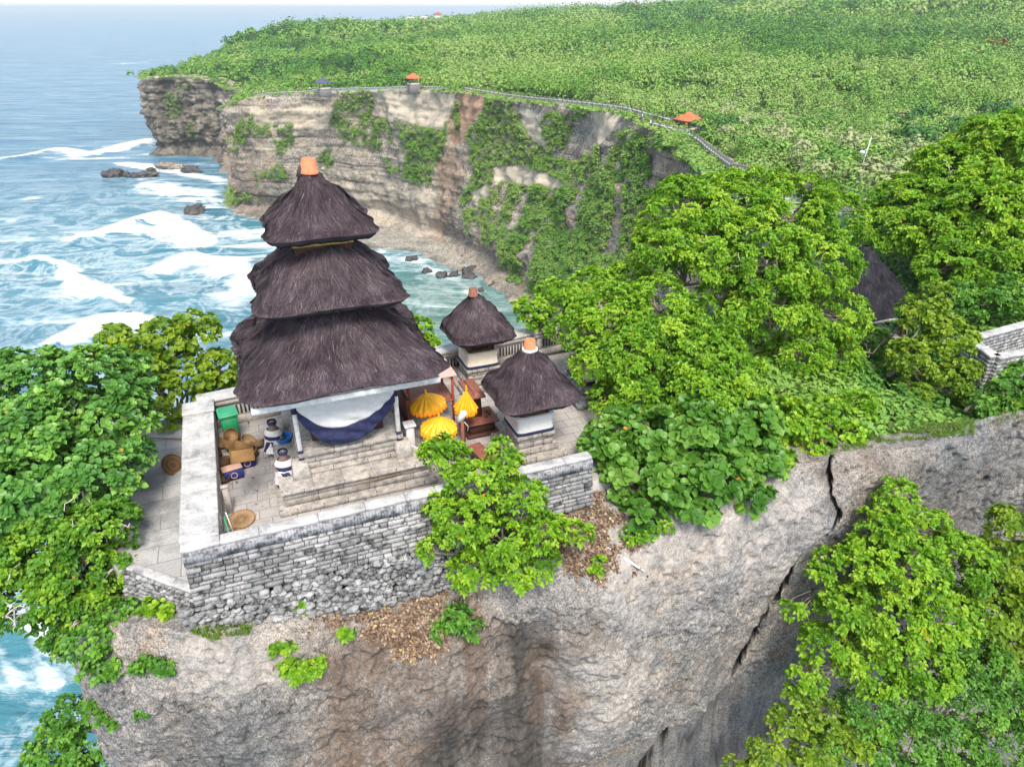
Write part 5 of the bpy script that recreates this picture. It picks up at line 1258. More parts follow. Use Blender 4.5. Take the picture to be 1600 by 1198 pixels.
def wallrun(a, b, zt, zb, th, nm, seed):
    a, b = np.array(a[:2]), np.array(b[:2]); d = b - a; l = np.linalg.norm(d); r = math.atan2(d[1], d[0]); o = np.array([pa[0], pa[1]])
    m1 = MB(); x = 0; rn = np.random.default_rng(seed)
    while x < l - .01: kx = min(rn.uniform(.6, 1.1), l - x); c = a + d / l * (x + kx / 2) - o; m1.box((c[0], c[1], zt - .06), (kx - .008, th + .08, .12), r, 1, rn.uniform(.3, .8), bev=.02); x += kx
    m1.build("coping", M_CAP, e)
    m2 = MB(); z = zb
    c = (a + b) / 2 - o; core = MB(); core.box((c[0], c[1], (zt - .12 + zb) / 2), (l - .02, th - .06, zt - .12 - zb), r); core.build("wall_core", M_JOINT, e)
    while z < zt - .13:
        h = min(.17, zt - .12 - z); x = -rn.uniform(0, .3)
        while x < l:
            kx = rn.uniform(.4, .8); xa, xb = max(0, x), min(l, x + kx); x += kx
            if xb - xa < .05: continue
            c = a + d / l * ((xa + xb) / 2) - o; m2.box((c[0], c[1], z + h / 2), (xb - xa - .01, th + rn.uniform(-.015, .015), h - .012), r, 1, rn.uniform(.3, .9), bev=.015)
        z += h
    m2.build("block_courses", M_MASON2, e)
M_MASON2 = block_mat("pale_masonry", (0.46, 0.46, 0.46), (0.36, 0.36, 0.365), (0.16, 0.16, 0.165), .35)
wallrun(pa, (pb[0] + 6, pb[1] + 2.2), -.75, -3.0, .34, "near", 1)
pc = atz(1516, 528, -.75); wallrun(pa, pc, -.75, -3.0, .42, "end", 2)
pd_ = atz(1620, 490, -.75); wallrun(pc, (pd_[0] + 5, pd_[1] + 1.9), -.75, -3.0, .34, "far", 3)
p = aty(1464, 246, 55); e = empty("stone_tower", (p[0], p[1], -4), .3, "dark tiered stone tower top rising out of the trees on the right", "tower")
M_TOWER = block_mat("dark_tower_stone", (0.17, 0.17, 0.18), (0.11, 0.11, 0.12), (0.035, 0.035, 0.04), .6); zt = p[2] + 4
k = MB()
for h, a, b_ in ((.95, 0, zt - 2.6), (1.15, zt - 2.6, zt - 2.3), (.75, zt - 2.3, zt - 1.7), (.95, zt - 1.7, zt - 1.45)): k.box((0, 0, (a + b_) / 2), (2 * h, 2 * h, b_ - a), 0, .96, .5, bev=.06)
k.build("shaft", M_TOWER, e)
k = MB()
for h, a, b_ in ((.45, zt - 1.45, zt - .75), (.72, zt - .75, zt - .55), (.52, zt - .55, zt - .25), (.62, zt - .25, zt)): k.box((0, 0, (a + b_) / 2), (2 * h, 2 * h, b_ - a), 0, .97, .5, bev=.06)
k.build("crown", M_TOWER, e)
p = aty(1349, 250, 98); g = float(hill_z(np.array([p[:2]]))[0]); e = empty("lamp_post", (p[0], p[1], g), 0, "slim pale lamp post among the trees behind the right hand path", "lamp post")
M_STEEL = sm("galvanised_steel", (.55, .56, .58), .5, .1, 4, .5, .05); zt = aty(1354, 214, 98)[2] - g
k = MB(); k.tube([(0, 0, 0), (.1, 0, zt * .6), (.4, 0, zt)], [.10, .08, .06], 8); k.build("pole", M_STEEL, e)
k = MB(); k.tube([(.28, 0, zt * .78), (-.25, -.05, zt * .72)], .04, 6); k.build("arm", M_STEEL, e)
k = MB(); k.lathe([(.01, -.28), (.30, -.18), (.36, 0), (.28, .2), (.01, .28)], 16, (-.4, -.05, zt * .7)); k.build("lamp_head", M_STEEL, e)
# driftwood, litter and debris on the ledge
k = MB(); a_, b_ = [np.array(aty(u, v, cliff_y(u, v))) + np.array([0, -.03, .05]) for u, v in ((948, 856), (1006, 893))]; k.tube([a_, (a_ + b_) / 2 + np.array([0, -.03, .03]), b_], [.035, .045, .03], 8); o = k.build("driftwood_pole", M_WHITEWOOD, None); tag(o, "bleached wooden pole lying on the cliff edge right of the front shrub", "pole")

# ================================================================ FOLIAGE
def rosettes(r, P, D, nl, L, wid=.30, tilt=(50, 85), fold=.10, lj=.3):
    """nl leaves round each axis D at P: two folded quads a leaf. Returns vertices, faces and each vertex's leaf number."""
    n = len(P); ref = np.where(np.abs(D[:, 2:3]) < .9, [[0, 0, 1.0]], [[1.0, 0, 0]])
    t1 = np.cross(ref, D); t1 /= np.linalg.norm(t1, axis=1)[:, None] + 1e-9; t2 = np.cross(D, t1)
    a = (np.arange(nl)[None] * (2 * math.pi / nl) * 1.0 + r.uniform(0, 6.28, (n, 1)) + r.normal(0, .25, (n, nl)))
    ti = np.radians(r.uniform(*tilt, (n, nl)))
    ln = (L * (1 + r.uniform(-lj, lj, (n, nl))))
    dr = D[:, None] * np.cos(ti)[..., None] + (t1[:, None] * np.cos(a)[..., None] + t2[:, None] * np.sin(a)[..., None]) * np.sin(ti)[..., None]
    sd = np.cross(dr, D[:, None]); sd /= np.linalg.norm(sd, axis=2)[..., None] + 1e-9
    nm = np.cross(sd, dr); b = P[:, None] + dr * (ln * .12)[..., None]
    l3 = ln[..., None]; W_ = l3 * wid
    tip = P[:, None] + dr * l3 - np.array([0, 0, 1.0]) * l3 * .18
    m1 = P[:, None] + dr * l3 * .42; m2 = P[:, None] + dr * l3 * .76 - np.array([0, 0, 1.0]) * l3 * .05
    up = nm * l3 * fold
    V = np.stack([b, m1 + sd * W_ + up, m2 + sd * W_ * .82 + up, tip, m2 - sd * W_ * .82 + up, m1 - sd * W_ + up], 2).reshape(-1, 3)
    k = np.arange(n * nl)[:, None] * 6
    F = np.concatenate([k + np.array([0, 1, 2, 3]), k + np.array([0, 3, 4, 5])])
    return V, F
def fib(n):
    i = np.arange(n) + .5; ph = np.arccos(1 - 2 * i / n); th = math.pi * (1 + 5 ** .5) * i
    return np.c_[np.cos(th) * np.sin(ph), np.sin(th) * np.sin(ph), np.cos(ph)]
def crown(r, blobs, L, nl=7, wid=.3, clump=.42, dens=1.0, lo=-.45, upb=.7, tilt=(35, 80), sag=0.0, lj=.48):
    """Leaves of a crown made of blobs [(centre, radius)]: clumps set unevenly over each blob, rosettes over each clump."""
    PP, DD, TT, CC = [], [], [], []
    for c, R in blobs:
        c = np.array(c); rc = clump * r.uniform(.8, 1.1) * min(1, .55 + R * .45)
        m = max(6, int(6.0 * (R / rc) ** 2)); d = fib(m); d = d[d[:, 2] > lo]; d = d + r.normal(0, .22, d.shape); d /= np.linalg.norm(d, axis=1)[:, None]
        keep = r.uniform(size=len(d)) < .90; d = d[keep]
        rad = R * (.80 + .26 * r.uniform(size=len(d))); cc = c + d * rad[:, None] * np.array([1, 1, .85])
        for k in range(len(cc)):
            rk = rc * r.uniform(.65, 1.2); nr = max(5, int(dens * 26 * (rk / .42) ** 2 * (.17 / L) ** 1.5))
            q = r.normal(size=(nr, 3)); q /= np.linalg.norm(q, axis=1)[:, None]; q = q + d[k] * .55 + np.array([0, 0, upb * .5]); q /= np.linalg.norm(q, axis=1)[:, None]
            p = cc[k] + q * rk * (r.uniform(.35, 1, (nr, 1)) ** .5) * np.array([1, 1, .8])
            ax = q * .7 + d[k] * .35 + np.array([0, 0, upb]); ax += r.normal(0, .22, ax.shape); ax /= np.linalg.norm(ax, axis=1)[:, None]
            PP.append(p); DD.append(ax); TT.append(np.full(nr, r.normal(0, .17))); CC.append(cc[k])
    P, D, T = np.concatenate(PP), np.concatenate(DD), np.concatenate(TT)
    V, F = rosettes(r, P, D, nl, L, wid, tilt, .10, lj)
    gone = r.uniform(size=len(P) * nl) < .13; F = F[~gone[F[:, 0] // 6]]
    t = np.clip(.5 + np.repeat(T, nl) + np.repeat(r.normal(0, .10, len(P)), nl) + r.normal(0, .10, len(P) * nl), .03, .84)
    old = r.uniform(size=len(t)) < .003; t[old] = 1.0
    return V, F, np.repeat(t, 6), CC
L_BRIGHT = leaf_mat("bright_leaf", [(0, (0.060, 0.17, 0.010)), (.35, (0.135, 0.31, 0.015)), (.7, (0.26, 0.46, 0.024)), (.97, (0.42, 0.56, 0.05)), (1.0, (0.5, 0.25, 0.03))], .4)
L_MID = leaf_mat("mid_green_leaf", [(0, (0.030, 0.115, 0.014)), (.5, (0.085, 0.235, 0.025)), (.85, (0.17, 0.35, 0.035)), (1.0, (0.45, 0.33, 0.05))], .3)
L_BROAD = leaf_mat("broad_dark_leaf", [(0, (0.035, 0.125, 0.022)), (.5, (0.095, 0.25, 0.042)), (.85, (0.20, 0.39, 0.06)), (1.0, (0.40, 0.34, 0.06))], .25, .38)
L_YEL = leaf_mat("yellow_green_leaf", [(0, (0.075, 0.16, 0.012)), (.5, (0.17, 0.29, 0.018)), (.85, (0.29, 0.40, 0.03)), (1.0, (0.5, 0.36, 0.04))], .38)
L_GLOSS = leaf_mat("round_glossy_leaf", [(0, (0.035, 0.12, 0.014)), (.5, (0.085, 0.22, 0.024)), (.85, (0.16, 0.31, 0.045)), (1.0, (0.5, 0.25, 0.05))], .28, .42)
L_LOWER = leaf_mat('mixed_green_leaf', [(0, (0.035, 0.12, 0.012)), (.45, (0.10, 0.255, 0.018)), (.85, (0.26, 0.43, 0.03)), (1.0, (0.5, 0.25, 0.05))], .32)
M_BARK = sm("grey_bark", (0.20, 0.165, 0.13), .95, .4, 8, .1, .5); M_PALEBARK = sm("bleached_bark", (0.48, 0.43, 0.38), .9, .3, 8, .1, .4)
def limb(mb, r, a, b, ra, rb, n=7, wig=.08):
    a, b = np.array(a, float), np.array(b, float); t = np.linspace(0, 1, n)[:, None]; l = np.linalg.norm(b - a)
    p = a + (b - a) * t; p[1:-1] += r.normal(0, wig * l * .5, (n - 2, 3)); p[:, 2] += np.sin(t[:, 0] * math.pi) * l * .06
    mb.tube(p, np.linspace(ra, rb, n), 7); return p
def plant(name, label, cat, blobs, base, mat, L, seed, group=None, trunk=.14, bark=None, stem="trunk", fork=.35, twigs=2, bare=0, grow=1.1, **kw):
    """blobs: [(u, v, Y, radius)] where the crown is seen; base: point the trunk grows from."""
    r = np.random.default_rng(seed); B = []
    for u, v, Y, R in blobs:
        yc = cliff_y(u, v)
        if yc is not None and Y > yc - .3 * R and v > 640: Y = yc - .3 * R
        B.append((aty(u, v, Y), R * grow))
    if base is None:
        cu, cv = blobs[0][0], blobs[0][1]; cu = np.mean([b[0] for b in blobs]); cv = np.mean([b[1] for b in blobs]); yc = cliff_y(cu, cv) or np.mean([b[2] for b in blobs]) + .5; base = aty(cu, cv, yc + .1)
    base = np.array(base, float)
    e = empty(name, tuple(base), 0, label, cat, group)
    V, F, t, CC = crown(r, B, L, **kw)
    obj("crown", make_mesh("crown", V - base, F, mat, False, {"tint": t}), e)
    m = MB(); ctr = np.mean([b[0] for b in B], axis=0); f = base + (ctr - base) * fork; f[:2] = base[:2] + (ctr[:2] - base[:2]) * fork * .6
    limb(m, r, base - base - np.array([0, 0, .25]), f - base, trunk, trunk * .75, 7, .05)
    for c, R in B:
        p = limb(m, r, f - base, np.array(c) - base, trunk * .5, trunk * .2, 8, .12)
        near = [q for q in CC if np.linalg.norm(np.array(q) - c) < R * 1.5]; r.shuffle(near)
        for q in near[:int(twigs * 5)]: limb(m, r, p[-2 if r.uniform() < .5 else -3], np.array(q) - base, trunk * .16, .008, 5, .14)
    m.build(stem, bark or M_BARK, e)
    if bare:
        for k in range(bare):
            m = MB()
            c, R = B[r.integers(len(B))]; d = r.normal(size=3); d[1] = -abs(d[1]) - .4; d[2] = abs(d[2]) * .4; d /= np.linalg.norm(d); a = np.array(c) + d * R * .6 - base; b_ = np.array(c) + d * R * 1.25 - base
            p = limb(m, r, a, b_, .03, .012, 6, .2)
            for j in range(3): q = p[2 + j] + r.normal(0, .22, 3); limb(m, r, p[2 + j], q, .016, .006, 4, .2)
            m.build("bare_branch", M_PALEBARK, e)
    return e
G = lambda x, y: float(ground_z(np.array([[x, y]]))[0])
def on_g(u, v, Y, dz=0): p = aty(u, v, Y); return (p[0], p[1], G(p[0], p[1]) + dz)
plant("broadleaf_tree", "large tree with broad dark green leaves overhanging the sea cliff at left", "tree", [(55, 625, 17.2, 1.25), (150, 610, 17.6, 1.1), (20, 690, 16, 1.2), (110, 690, 16.2, 1.2), (185, 660, 17, .75), (60, 760, 15.0, 1.1), (140, 745, 15.4, .95), (10, 800, 14.6, 1.1), (205, 715, 16.4, .45)], (-11.9, 16.2, -2.6), L_BROAD, .165, 101, None, .20, bare=3, wid=.37, nl=6, clump=.36, dens=1.0)
plant("cliff_tree", "sprawling bright tree with bleached bare branches below the big broad leaved tree", "tree", [(90, 840, 14.2, .9), (165, 820, 14.4, .62), (30, 870, 13.9, 1.0), (120, 900, 13.7, .75), (185, 880, 14.0, .42), (60, 930, 13.3, .8), (150, 950, 13.4, .5), (100, 975, 13.2, .5)], (-11.6, 14.6, -2.8), L_LOWER, .115, 102, None, .15, bare=14, wid=.30, nl=7, clump=.30, dens=1.0)
plant("hanging_ivy", "dark small leaved creeper hanging down the left cliff edge", "creeper", [(150, 1000, 13.1, .42), (110, 1000, 13.2, .40), (165, 1035, 13.0, .28), (185, 960, 13.3, .30), (150, 1050, 13.0, .22), (205, 925, 13.5, .26)], (-11.3, 13.9, -2.9), L_MID, .11, 103, None, .05, stem="stem", wid=.36, nl=5, clump=.26, dens=1.0)
plant("coastal_tree", "open yellow green tree behind the court's left back corner, sea showing through", "tree", [(215, 560, 21.5, .72), (262, 535, 22.3, .78), (305, 520, 22.6, .62), (240, 610, 21, .62), (290, 585, 22, .70), (345, 575, 22.6, .62), (335, 610, 22.2, .55), (255, 650, 20.6, .45), (370, 600, 22.8, .45), (180, 530, 21.5, .40)], (-11.6, 21.4, -1.8), L_YEL, .16, 104, None, .11, bare=3, wid=.44, nl=6, clump=.34, dens=.62, bark=M_BARK)
plant("tall_tree", "tallest bright green tree right of centre, its round crown rising before the bay", "tree", [(1070, 335, 27, 1.25), (1150, 322, 28, 1.35), (1235, 322, 29, 1.3), (1295, 345, 29, 1.1), (1040, 395, 26, 1.05), (1110, 400, 26, 1.3), (1190, 400, 26, 1.45), (1270, 420, 27, 1.4), (1200, 480, 25.5, 1.3), (1300, 495, 26.5, 1.15), (1245, 560, 25, 1.0), (1310, 560, 26, .7), (1140, 470, 25, .9), (1290, 610, 24.6, .6)], (10.2, 27, -1.6), L_BRIGHT, .125, 105, None, .24, twigs=2.4, bare=4, wid=.24, nl=8, clump=.42, dens=1.1)
plant("bushy_tree", "wide bright tree crowding over the court's right end, beside the tallest tree", "tree", [(905, 515, 22.2, .70), (955, 490, 22.4, .95), (1025, 480, 22.6, 1.0), (930, 570, 20.8, .65), (985, 560, 20.6, .95), (1055, 540, 21.4, 1.05), (1110, 560, 20.6, .95), (1000, 620, 19.6, .75), (1090, 610, 19.4, .95), (1150, 600, 20, .9), (955, 625, 20, .5)], (5.6, 21.6, -.7), L_BRIGHT, .118, 106, None, .18, bare=3, wid=.25, nl=8, clump=.38, dens=1.0)
plant("sea_grape_shrub", "shrub of large round glossy leaves tumbling over the cliff edge", "shrub", [(945, 700, 17.6, .42), (965, 680, 18.2, .62), (1020, 680, 18, .75), (1090, 680, 18, .85), (1160, 670, 18.4, .75), (975, 745, 17.2, .62), (1045, 755, 16.8, .65), (1115, 740, 17.1, .70), (1180, 725, 17.7, .55), (1000, 800, 16.7, .40), (1085, 795, 16.4, .36), (1180, 780, 17.2, .30)], (4.9, 17.4, -1.0), L_GLOSS, .22, 107, None, .12, wid=.46, nl=6, clump=.42, dens=1.15, lj=.4)
plant("leafy_bush", "bright leafy bush on the cliff top right of the glossy round leaved shrub", "bush", [(1220, 660, 19.6, .70), (1285, 655, 20.4, .70), (1210, 720, 18.4, .42), (1270, 690, 19.4, .45), (1330, 640, 21, .55), (1180, 640, 20, .5), (1330, 680, 20.4, .3)], (9.2, 19.9, -.6), L_BRIGHT, .15, 108, None, .09, stem="stem", wid=.36, nl=6, clump=.36, dens=1.0)
plant("seaward_bush", "light green bushy tree just behind the court's seaward back wall", "tree", [(832, 490, 25.2, .50), (870, 465, 26, .62), (925, 450, 27, .75), (985, 440, 27, .7), (845, 510, 25, .3), (900, 495, 25.4, .5)], (3.4, 27.2, -2.2), L_BRIGHT, .15, 109, None, .1, wid=.32, nl=7, clump=.36, dens=.95)
plant("seaward_sprig", "small bright treetop behind the right slope of the great thatched roof", "tree", [(655, 515, 26.4, .38), (668, 538, 26.2, .30), (640, 505, 26.6, .24)], (-3.1, 26.4, -1.8), L_BRIGHT, .17, 110, None, .06, wid=.34, nl=6, clump=.28, dens=.8)
plant("dense_tree", "dense tall dark green tree at the right edge, behind the black thatched pavilion", "tree", [(1420, 318, 44, 1.7), (1485, 285, 44, 2.2), (1560, 245, 45, 2.5), (1620, 260, 44, 2.6), (1400, 365, 42, 1.3), (1460, 365, 41, 1.9), (1540, 335, 41, 2.4), (1610, 350, 40, 2.2), (1490, 420, 38, 1.5), (1570, 425, 37, 1.7), (1630, 440, 37, 1.5)], (27, 42, -3), L_BRIGHT, .21, 111, None, .3, twigs=2.2, wid=.25, nl=8, clump=.55, dens=1.2, bare=5)
plant("round_shrub", "yellow green upright shrub between the black thatched pavilion and the white terrace wall", "shrub", [(1440, 490, 27.4, .72), (1480, 530, 26.8, .85), (1430, 560, 26.2, .78), (1485, 600, 25.6, .75), (1425, 620, 25.4, .5), (1462, 462, 27.4, .42), (1510, 580, 26.2, .4), (1500, 640, 25, .4)], (15.6, 26.2, -1.3), L_YEL, .15, 112, None, .1, stem="stem", wid=.32, nl=7, clump=.38, dens=.95)
plant("low_bush", "low dark green bush under the white terrace wall at the right edge", "bush", [(1575, 615, 23.2, .55), (1615, 595, 23.6, .7), (1545, 635, 22.6, .35), (1600, 640, 22.6, .5)], (16.8, 22.8, -1.0), L_MID, .17, 113, None, .07, stem="stem", wid=.34, nl=6, clump=.34, dens=.9)
plant("front_shrub", "bright green shrub in the middle, growing from the cliff edge against the front wall", "shrub", [(695, 715, 15.2, .42), (745, 755, 14.7, .52), (672, 705, 15.2, .20), (790, 725, 15.0, .30), (815, 780, 14.6, .45), (720, 815, 14.3, .58), (785, 845, 14.2, .60), (850, 830, 14.3, .42), (905, 835, 14.4, .26), (740, 890, 13.9, .46), (800, 905, 13.8, .36), (675, 860, 14.1, .24), (850, 880, 14.1, .28), (690, 790, 14.7, .34), (780, 700, 15.2, .16)], (-.4, 14.7, -2.4), L_BRIGHT, .125, 114, None, .08, stem="stem", wid=.25, nl=8, clump=.27, dens=1.0)
plant("ledge_fern", "low dark fern like plant on the ledge directly below the front shrub", "plant", [(715, 965, 13.7, .25), (735, 985, 13.6, .18), (690, 985, 13.6, .16)], (-1.6, 14.1, -2.9), L_MID, .14, 115, None, .03, stem="stem", wid=.22, nl=7, clump=.22, dens=.9)
plant("cliff_bush", "large bright bush growing out of the cliff face at lower right, right of the crack", "bush", [(1400, 775, 17.6, .36), (1385, 820, 17.2, .45), (1440, 830, 17.3, .5), (1350, 875, 16.7, .5), (1420, 890, 16.7, .75), (1500, 880, 17, .65), (1320, 950, 16.2, .55), (1390, 965, 16.0, .75), (1470, 960, 16.2, .75), (1290, 1010, 15.9, .48), (1355, 1040, 15.6, .65), (1440, 1040, 15.6, .7), (1260, 1060, 15.5, .34), (1300, 870, 16.9, .22), (1240, 955, 16.2, .18), (1280, 895, 16.8, .2)], None, L_BRIGHT, .12, 116, None, .08, grow=1.38, stem="stem", wid=.29, nl=7, clump=.32, dens=1.05)
plant("cliff_shrub", "yellow green shrub at the right edge of the cliff face", "shrub", [(1580, 830, 17.8, .5), (1540, 880, 17.4, .5), (1600, 900, 17.2, .65), (1550, 950, 16.8, .6), (1610, 980, 16.6, .6), (1570, 1020, 16.3, .45)], None, L_YEL, .13, 117, None, .06, grow=1.4, stem="stem", wid=.34, nl=7, clump=.34, dens=1.0)
plant("creeping_vine", "dark small leaved creeper covering the bottom right corner of the cliff", "creeper", [(1350, 1110, 14.9, .45), (1300, 1165, 14.7, .4), (1400, 1095, 15.2, .45), (1480, 1045, 15.6, .5), (1530, 1035, 15.8, .5), (1570, 1065, 15.8, .5), (1360, 1160, 14.7, .4), (1450, 1110, 15.1, .6), (1520, 1090, 15.4, .6), (1590, 1090, 15.6, .6), (1420, 1160, 14.8, .5), (1490, 1170, 14.8, .62), (1570, 1170, 15, .7), (1620, 1130, 15.2, .6), (1380, 1190, 14.6, .4), (1450, 1215, 14.5, .5), (1540, 1230, 14.6, .6)], None, L_MID, .09, 118, None, .05, grow=1.45, stem="stem", wid=.36, nl=5, clump=.34, dens=.8)
plant("foot_bush", "yellow green bush at the bottom edge of the picture below the crack in the cliff", "bush", [(1230, 1130, 14.9, .34), (1290, 1120, 15, .42), (1200, 1180, 14.5, .36), (1270, 1180, 14.5, .48), (1340, 1150, 14.8, .42), (1150, 1205, 14.3, .24), (1240, 1090, 15.2, .2)], None, L_YEL, .12, 119, None, .05, grow=1.35, stem="stem", wid=.34, nl=6, clump=.3, dens=.95)
plant("overhang_bush", "dark green bush low on the left cliff edge above the blue water", "bush", [(110, 1120, 14.4, .42), (85, 1165, 14.2, .50), (140, 1165, 14.2, .5), (70, 1200, 14, .5), (150, 1215, 14, .45), (120, 1215, 14, .5)], None, L_MID, .12, 120, None, .05, grow=1.25, stem="stem", wid=.34, nl=6, clump=.32, dens=.95)
plant('hut_bush', 'loose green bush crowding the foot of the black thatched pavilion', 'bush', [(1375, 540, 29.5, .6), (1350, 600, 27, .7), (1395, 585, 27.2, .55), (1385, 640, 25.2, .5), (1340, 650, 24.6, .4), (1420, 510, 29.5, .45)], (14.5, 27.5, -1.4), L_MID, .15, 121, None, .08, stem='stem', wid=.3, nl=7, clump=.36, dens=1.0)
plant('corner_bush', 'dark bush between the white terrace wall and the dense tall tree', 'bush', [(1490, 470, 33.5, .8), (1540, 475, 33, .8), (1590, 465, 33.5, .9), (1455, 490, 32, .6)], (20, 33, -2.6), L_MID, .17, 122, None, .1, stem='stem', wid=.3, nl=7, clump=.42, dens=1.0)
# small plants rooted in cracks of the near cliff
for i, (bl_, lab) in enumerate(((((442, 1012, 13.15, .17), (455, 1040, 13.0, .17), (490, 1042, 13.1, .17), (470, 1055, 13.0, .14)), "bright forked little plant on the pale rock below the left part of the front wall"), (((540, 988, 13.5, .10),), "tiny tuft of bright leaves on the leaf litter below the rubble wall"), (((465, 940, 13.2, .14), (480, 950, 13.2, .1)), "small yellow green plant at the foot of the rubble wall"),
                                (((232, 1038, 13.2, .13), (215, 1046, 13.2, .1), (258, 1042, 13.1, .12)), "dark little plant on the left shoulder of the cliff"), (((148, 1100, 13.6, .12), (160, 1120, 13.6, .1)), "small dark tuft on the left edge of the cliff, above the dark green bush"), (((225, 1115, 13.2, .08), (180, 1130, 13.4, .08)), "tiny tuft lowest on the left cliff edge"), (((238, 950, 13.7, .18), (262, 955, 13.5, .14)), "leafy little plant on the pale rocks under the path kerb"),
                                (((1010, 832, 15.6, .22), (985, 838, 15.6, .2), (1040, 825, 15.8, .16)), "low fine leaved herb hanging under the glossy shrub"), (((938, 878, 14.8, .09), (930, 890, 14.8, .07)), "small weed beside the bleached pole"))):
    c = aty(*bl_[0][:3]); plant("small_plant", lab, "plant", bl_, (c[0], c[1] + .15, c[2] - .1), L_BRIGHT if i not in (3, 4, 5) else L_MID, .12 if i != 7 else .08, 140 + i, None, .015, stem="stem", fork=.3, wid=.34, nl=6, clump=.17, dens=.9)

# ---- ground cover: grass on the rim, dead leaves on the ledge
CV = CLIFF_V
def cliff_pts(poly, n, r, front=True, hmax=None):
    u, v = proj(CV); k = np.where(in_poly(np.c_[u, v], poly) & (CV[:, 1] < 24))[0]
    return CV[r.choice(k, n)] + r.normal(0, .02, (n, 3))
def grass(name, polys, n, L, mat, seed):
    r = np.random.default_rng(seed); P = np.concatenate([cliff_pts(p, int(n * w), r) for p, w in polys])
    P = P[fbm(P, .35, 2, seed) > -.12]; N = len(P)
    d = np.c_[r.normal(0, .5, N), r.normal(-.2, .4, N), np.ones(N)]; d /= np.linalg.norm(d, axis=1)[:, None]; l = L * r.uniform(.5, 1.3, (N, 1)); s = np.c_[r.normal(size=N), r.normal(size=N), np.zeros(N)]; s /= np.linalg.norm(s, axis=1)[:, None]; s *= .011
    V = np.stack([P - s, P + s, P + d * l * .6 + s * .7, P + d * l * .6 - s * .7, P + d * l + np.array([0, 0, -.25]) * l + s * .2, P + d * l + np.array([0, 0, -.25]) * l - s * .2], 1).reshape(-1, 3)
    i = np.arange(N)[:, None] * 6; F = np.concatenate([i + np.array([0, 1, 2, 3]), i + np.array([3, 2, 4, 5])])
    tag(obj(name, make_mesh(name, V, F, mat, False, {"tint": np.repeat(np.clip(.5 + r.normal(0, .2, N), 0, .95), 6)})), kind="stuff")
L_GRASS = leaf_mat("grass_blade", [(0, (0.06, 0.13, 0.015)), (.5, (0.13, 0.24, 0.03)), (.9, (0.27, 0.33, 0.07)), (1.0, (0.4, 0.36, 0.15))], .3, .6)
grass("rim_grass", [([(292, 958), (345, 955), (398, 975), (390, 990), (330, 1000), (300, 990)], .22), ([(1300, 665), (1520, 630), (1520, 680), (1410, 690), (1320, 705)], .75), ([(1280, 690), (1600, 640), (1600, 655), (1290, 715)], .2), ([(205, 930), (290, 940), (280, 975), (210, 960)], .05)], 16000, .16, L_GRASS, 3)
M_LITTER = leaf_mat("dead_leaf", [(0, (0.09, 0.055, 0.035)), (.5, (0.24, 0.155, 0.105)), (.9, (0.42, 0.32, 0.24)), (1.0, (0.5, 0.40, 0.06))], .1, .8)
def litter(name, polys, n, seed):
    r = np.random.default_rng(seed); u, v = proj(CV); wv = np.c_[fbm(CV, .5, 4, 201), fbm(CV, .5, 4, 202)] * 60; P = []
    for p, w in polys:
        c = np.mean(p, axis=0); big = c + (np.array(p) - c) * 1.35; m1 = in_poly(np.c_[u, v] + wv, p) & (CV[:, 1] < 24); m2 = in_poly(np.c_[u, v] + wv * 1.5, big) & (CV[:, 1] < 24) & (fbm(CV, .3, 2, 203) > .0)
        P += [CV[r.choice(np.where(m1)[0], int(n * w * .72))], CV[r.choice(np.where(m2)[0], int(n * w * .3))]]
    P = np.concatenate(P) + r.normal(0, .02, (sum(len(q) for q in P), 3)); P[:, 2] += r.uniform(.0, .05, len(P)); D = np.c_[r.normal(0, .5, len(P)), r.normal(-.3, .5, len(P)), np.ones(len(P))]; D /= np.linalg.norm(D, axis=1)[:, None]
    V, F = rosettes(r, P, D, 2, .10, .28, (60, 95), .12, .5)
    tag(obj(name, make_mesh(name, V, F, M_LITTER, False, {"tint": np.repeat(np.clip(r.normal(.42, .3, len(P) * 2), 0, .97), 6)})), kind="stuff")
litter("leaf_litter", [([(480, 935), (560, 920), (700, 930), (720, 985), (640, 1010), (560, 985), (500, 965)], .55), ([(850, 740), (955, 740), (955, 870), (900, 890), (850, 850)], .4), ([(890, 850), (1000, 840), (960, 890), (900, 900)], .1)], 5200, 5)

# ---- vegetation on the far cliff and the wood on the hill
def balls(r, C, R, K, S, flat=.8, jit=.35, up=.35):
    """K leaf sprays over each crown (centres C, radii R): one mesh of quads of half size S (per crown)."""
    n = len(C); d = r.normal(size=(n, K, 3)); d /= np.linalg.norm(d, axis=2)[..., None]; d[..., 2] = np.abs(d[..., 2]) * 1.0 - .38 * (r.uniform(size=(n, K)) < .35)
    lob = 1 + .28 * np.sin(d[..., 0] * 5 + C[:, None, 0]) * np.sin(d[..., 1] * 5 + C[:, None, 1])
    p = C[:, None] + d * (R[:, None] * lob * (1 - jit * r.uniform(size=(n, K)) ** 2))[..., None] * np.array([1, 1, flat])
    nm = d * .9 + np.array([0, 0, up]) + r.normal(0, .24, (n, K, 3)); nm /= np.linalg.norm(nm, axis=2)[..., None]
    rf = r.normal(size=(n, K, 3)); a = np.cross(nm, rf); a /= np.linalg.norm(a, axis=2)[..., None]; b = np.cross(nm, a)
    s = S[:, None, None] * r.uniform(.6, 1.3, (n, K, 1))
    V = np.stack([p - a * s, p - b * s * .6, p + a * s, p + b * s * .6], 2).reshape(-1, 3)
    F = np.arange(n * K * 4).reshape(-1, 4)
    return V, F
WOOD = leaf_mat("woodland_leaf", [(0, (0.022, 0.085, 0.020)), (.22, (0.05, 0.16, 0.026)), (.45, (0.115, 0.26, 0.034)), (.65, (0.20, 0.345, 0.058)), (.85, (0.27, 0.36, 0.11)), (1, (0.33, 0.33, 0.20))], .2, .65)
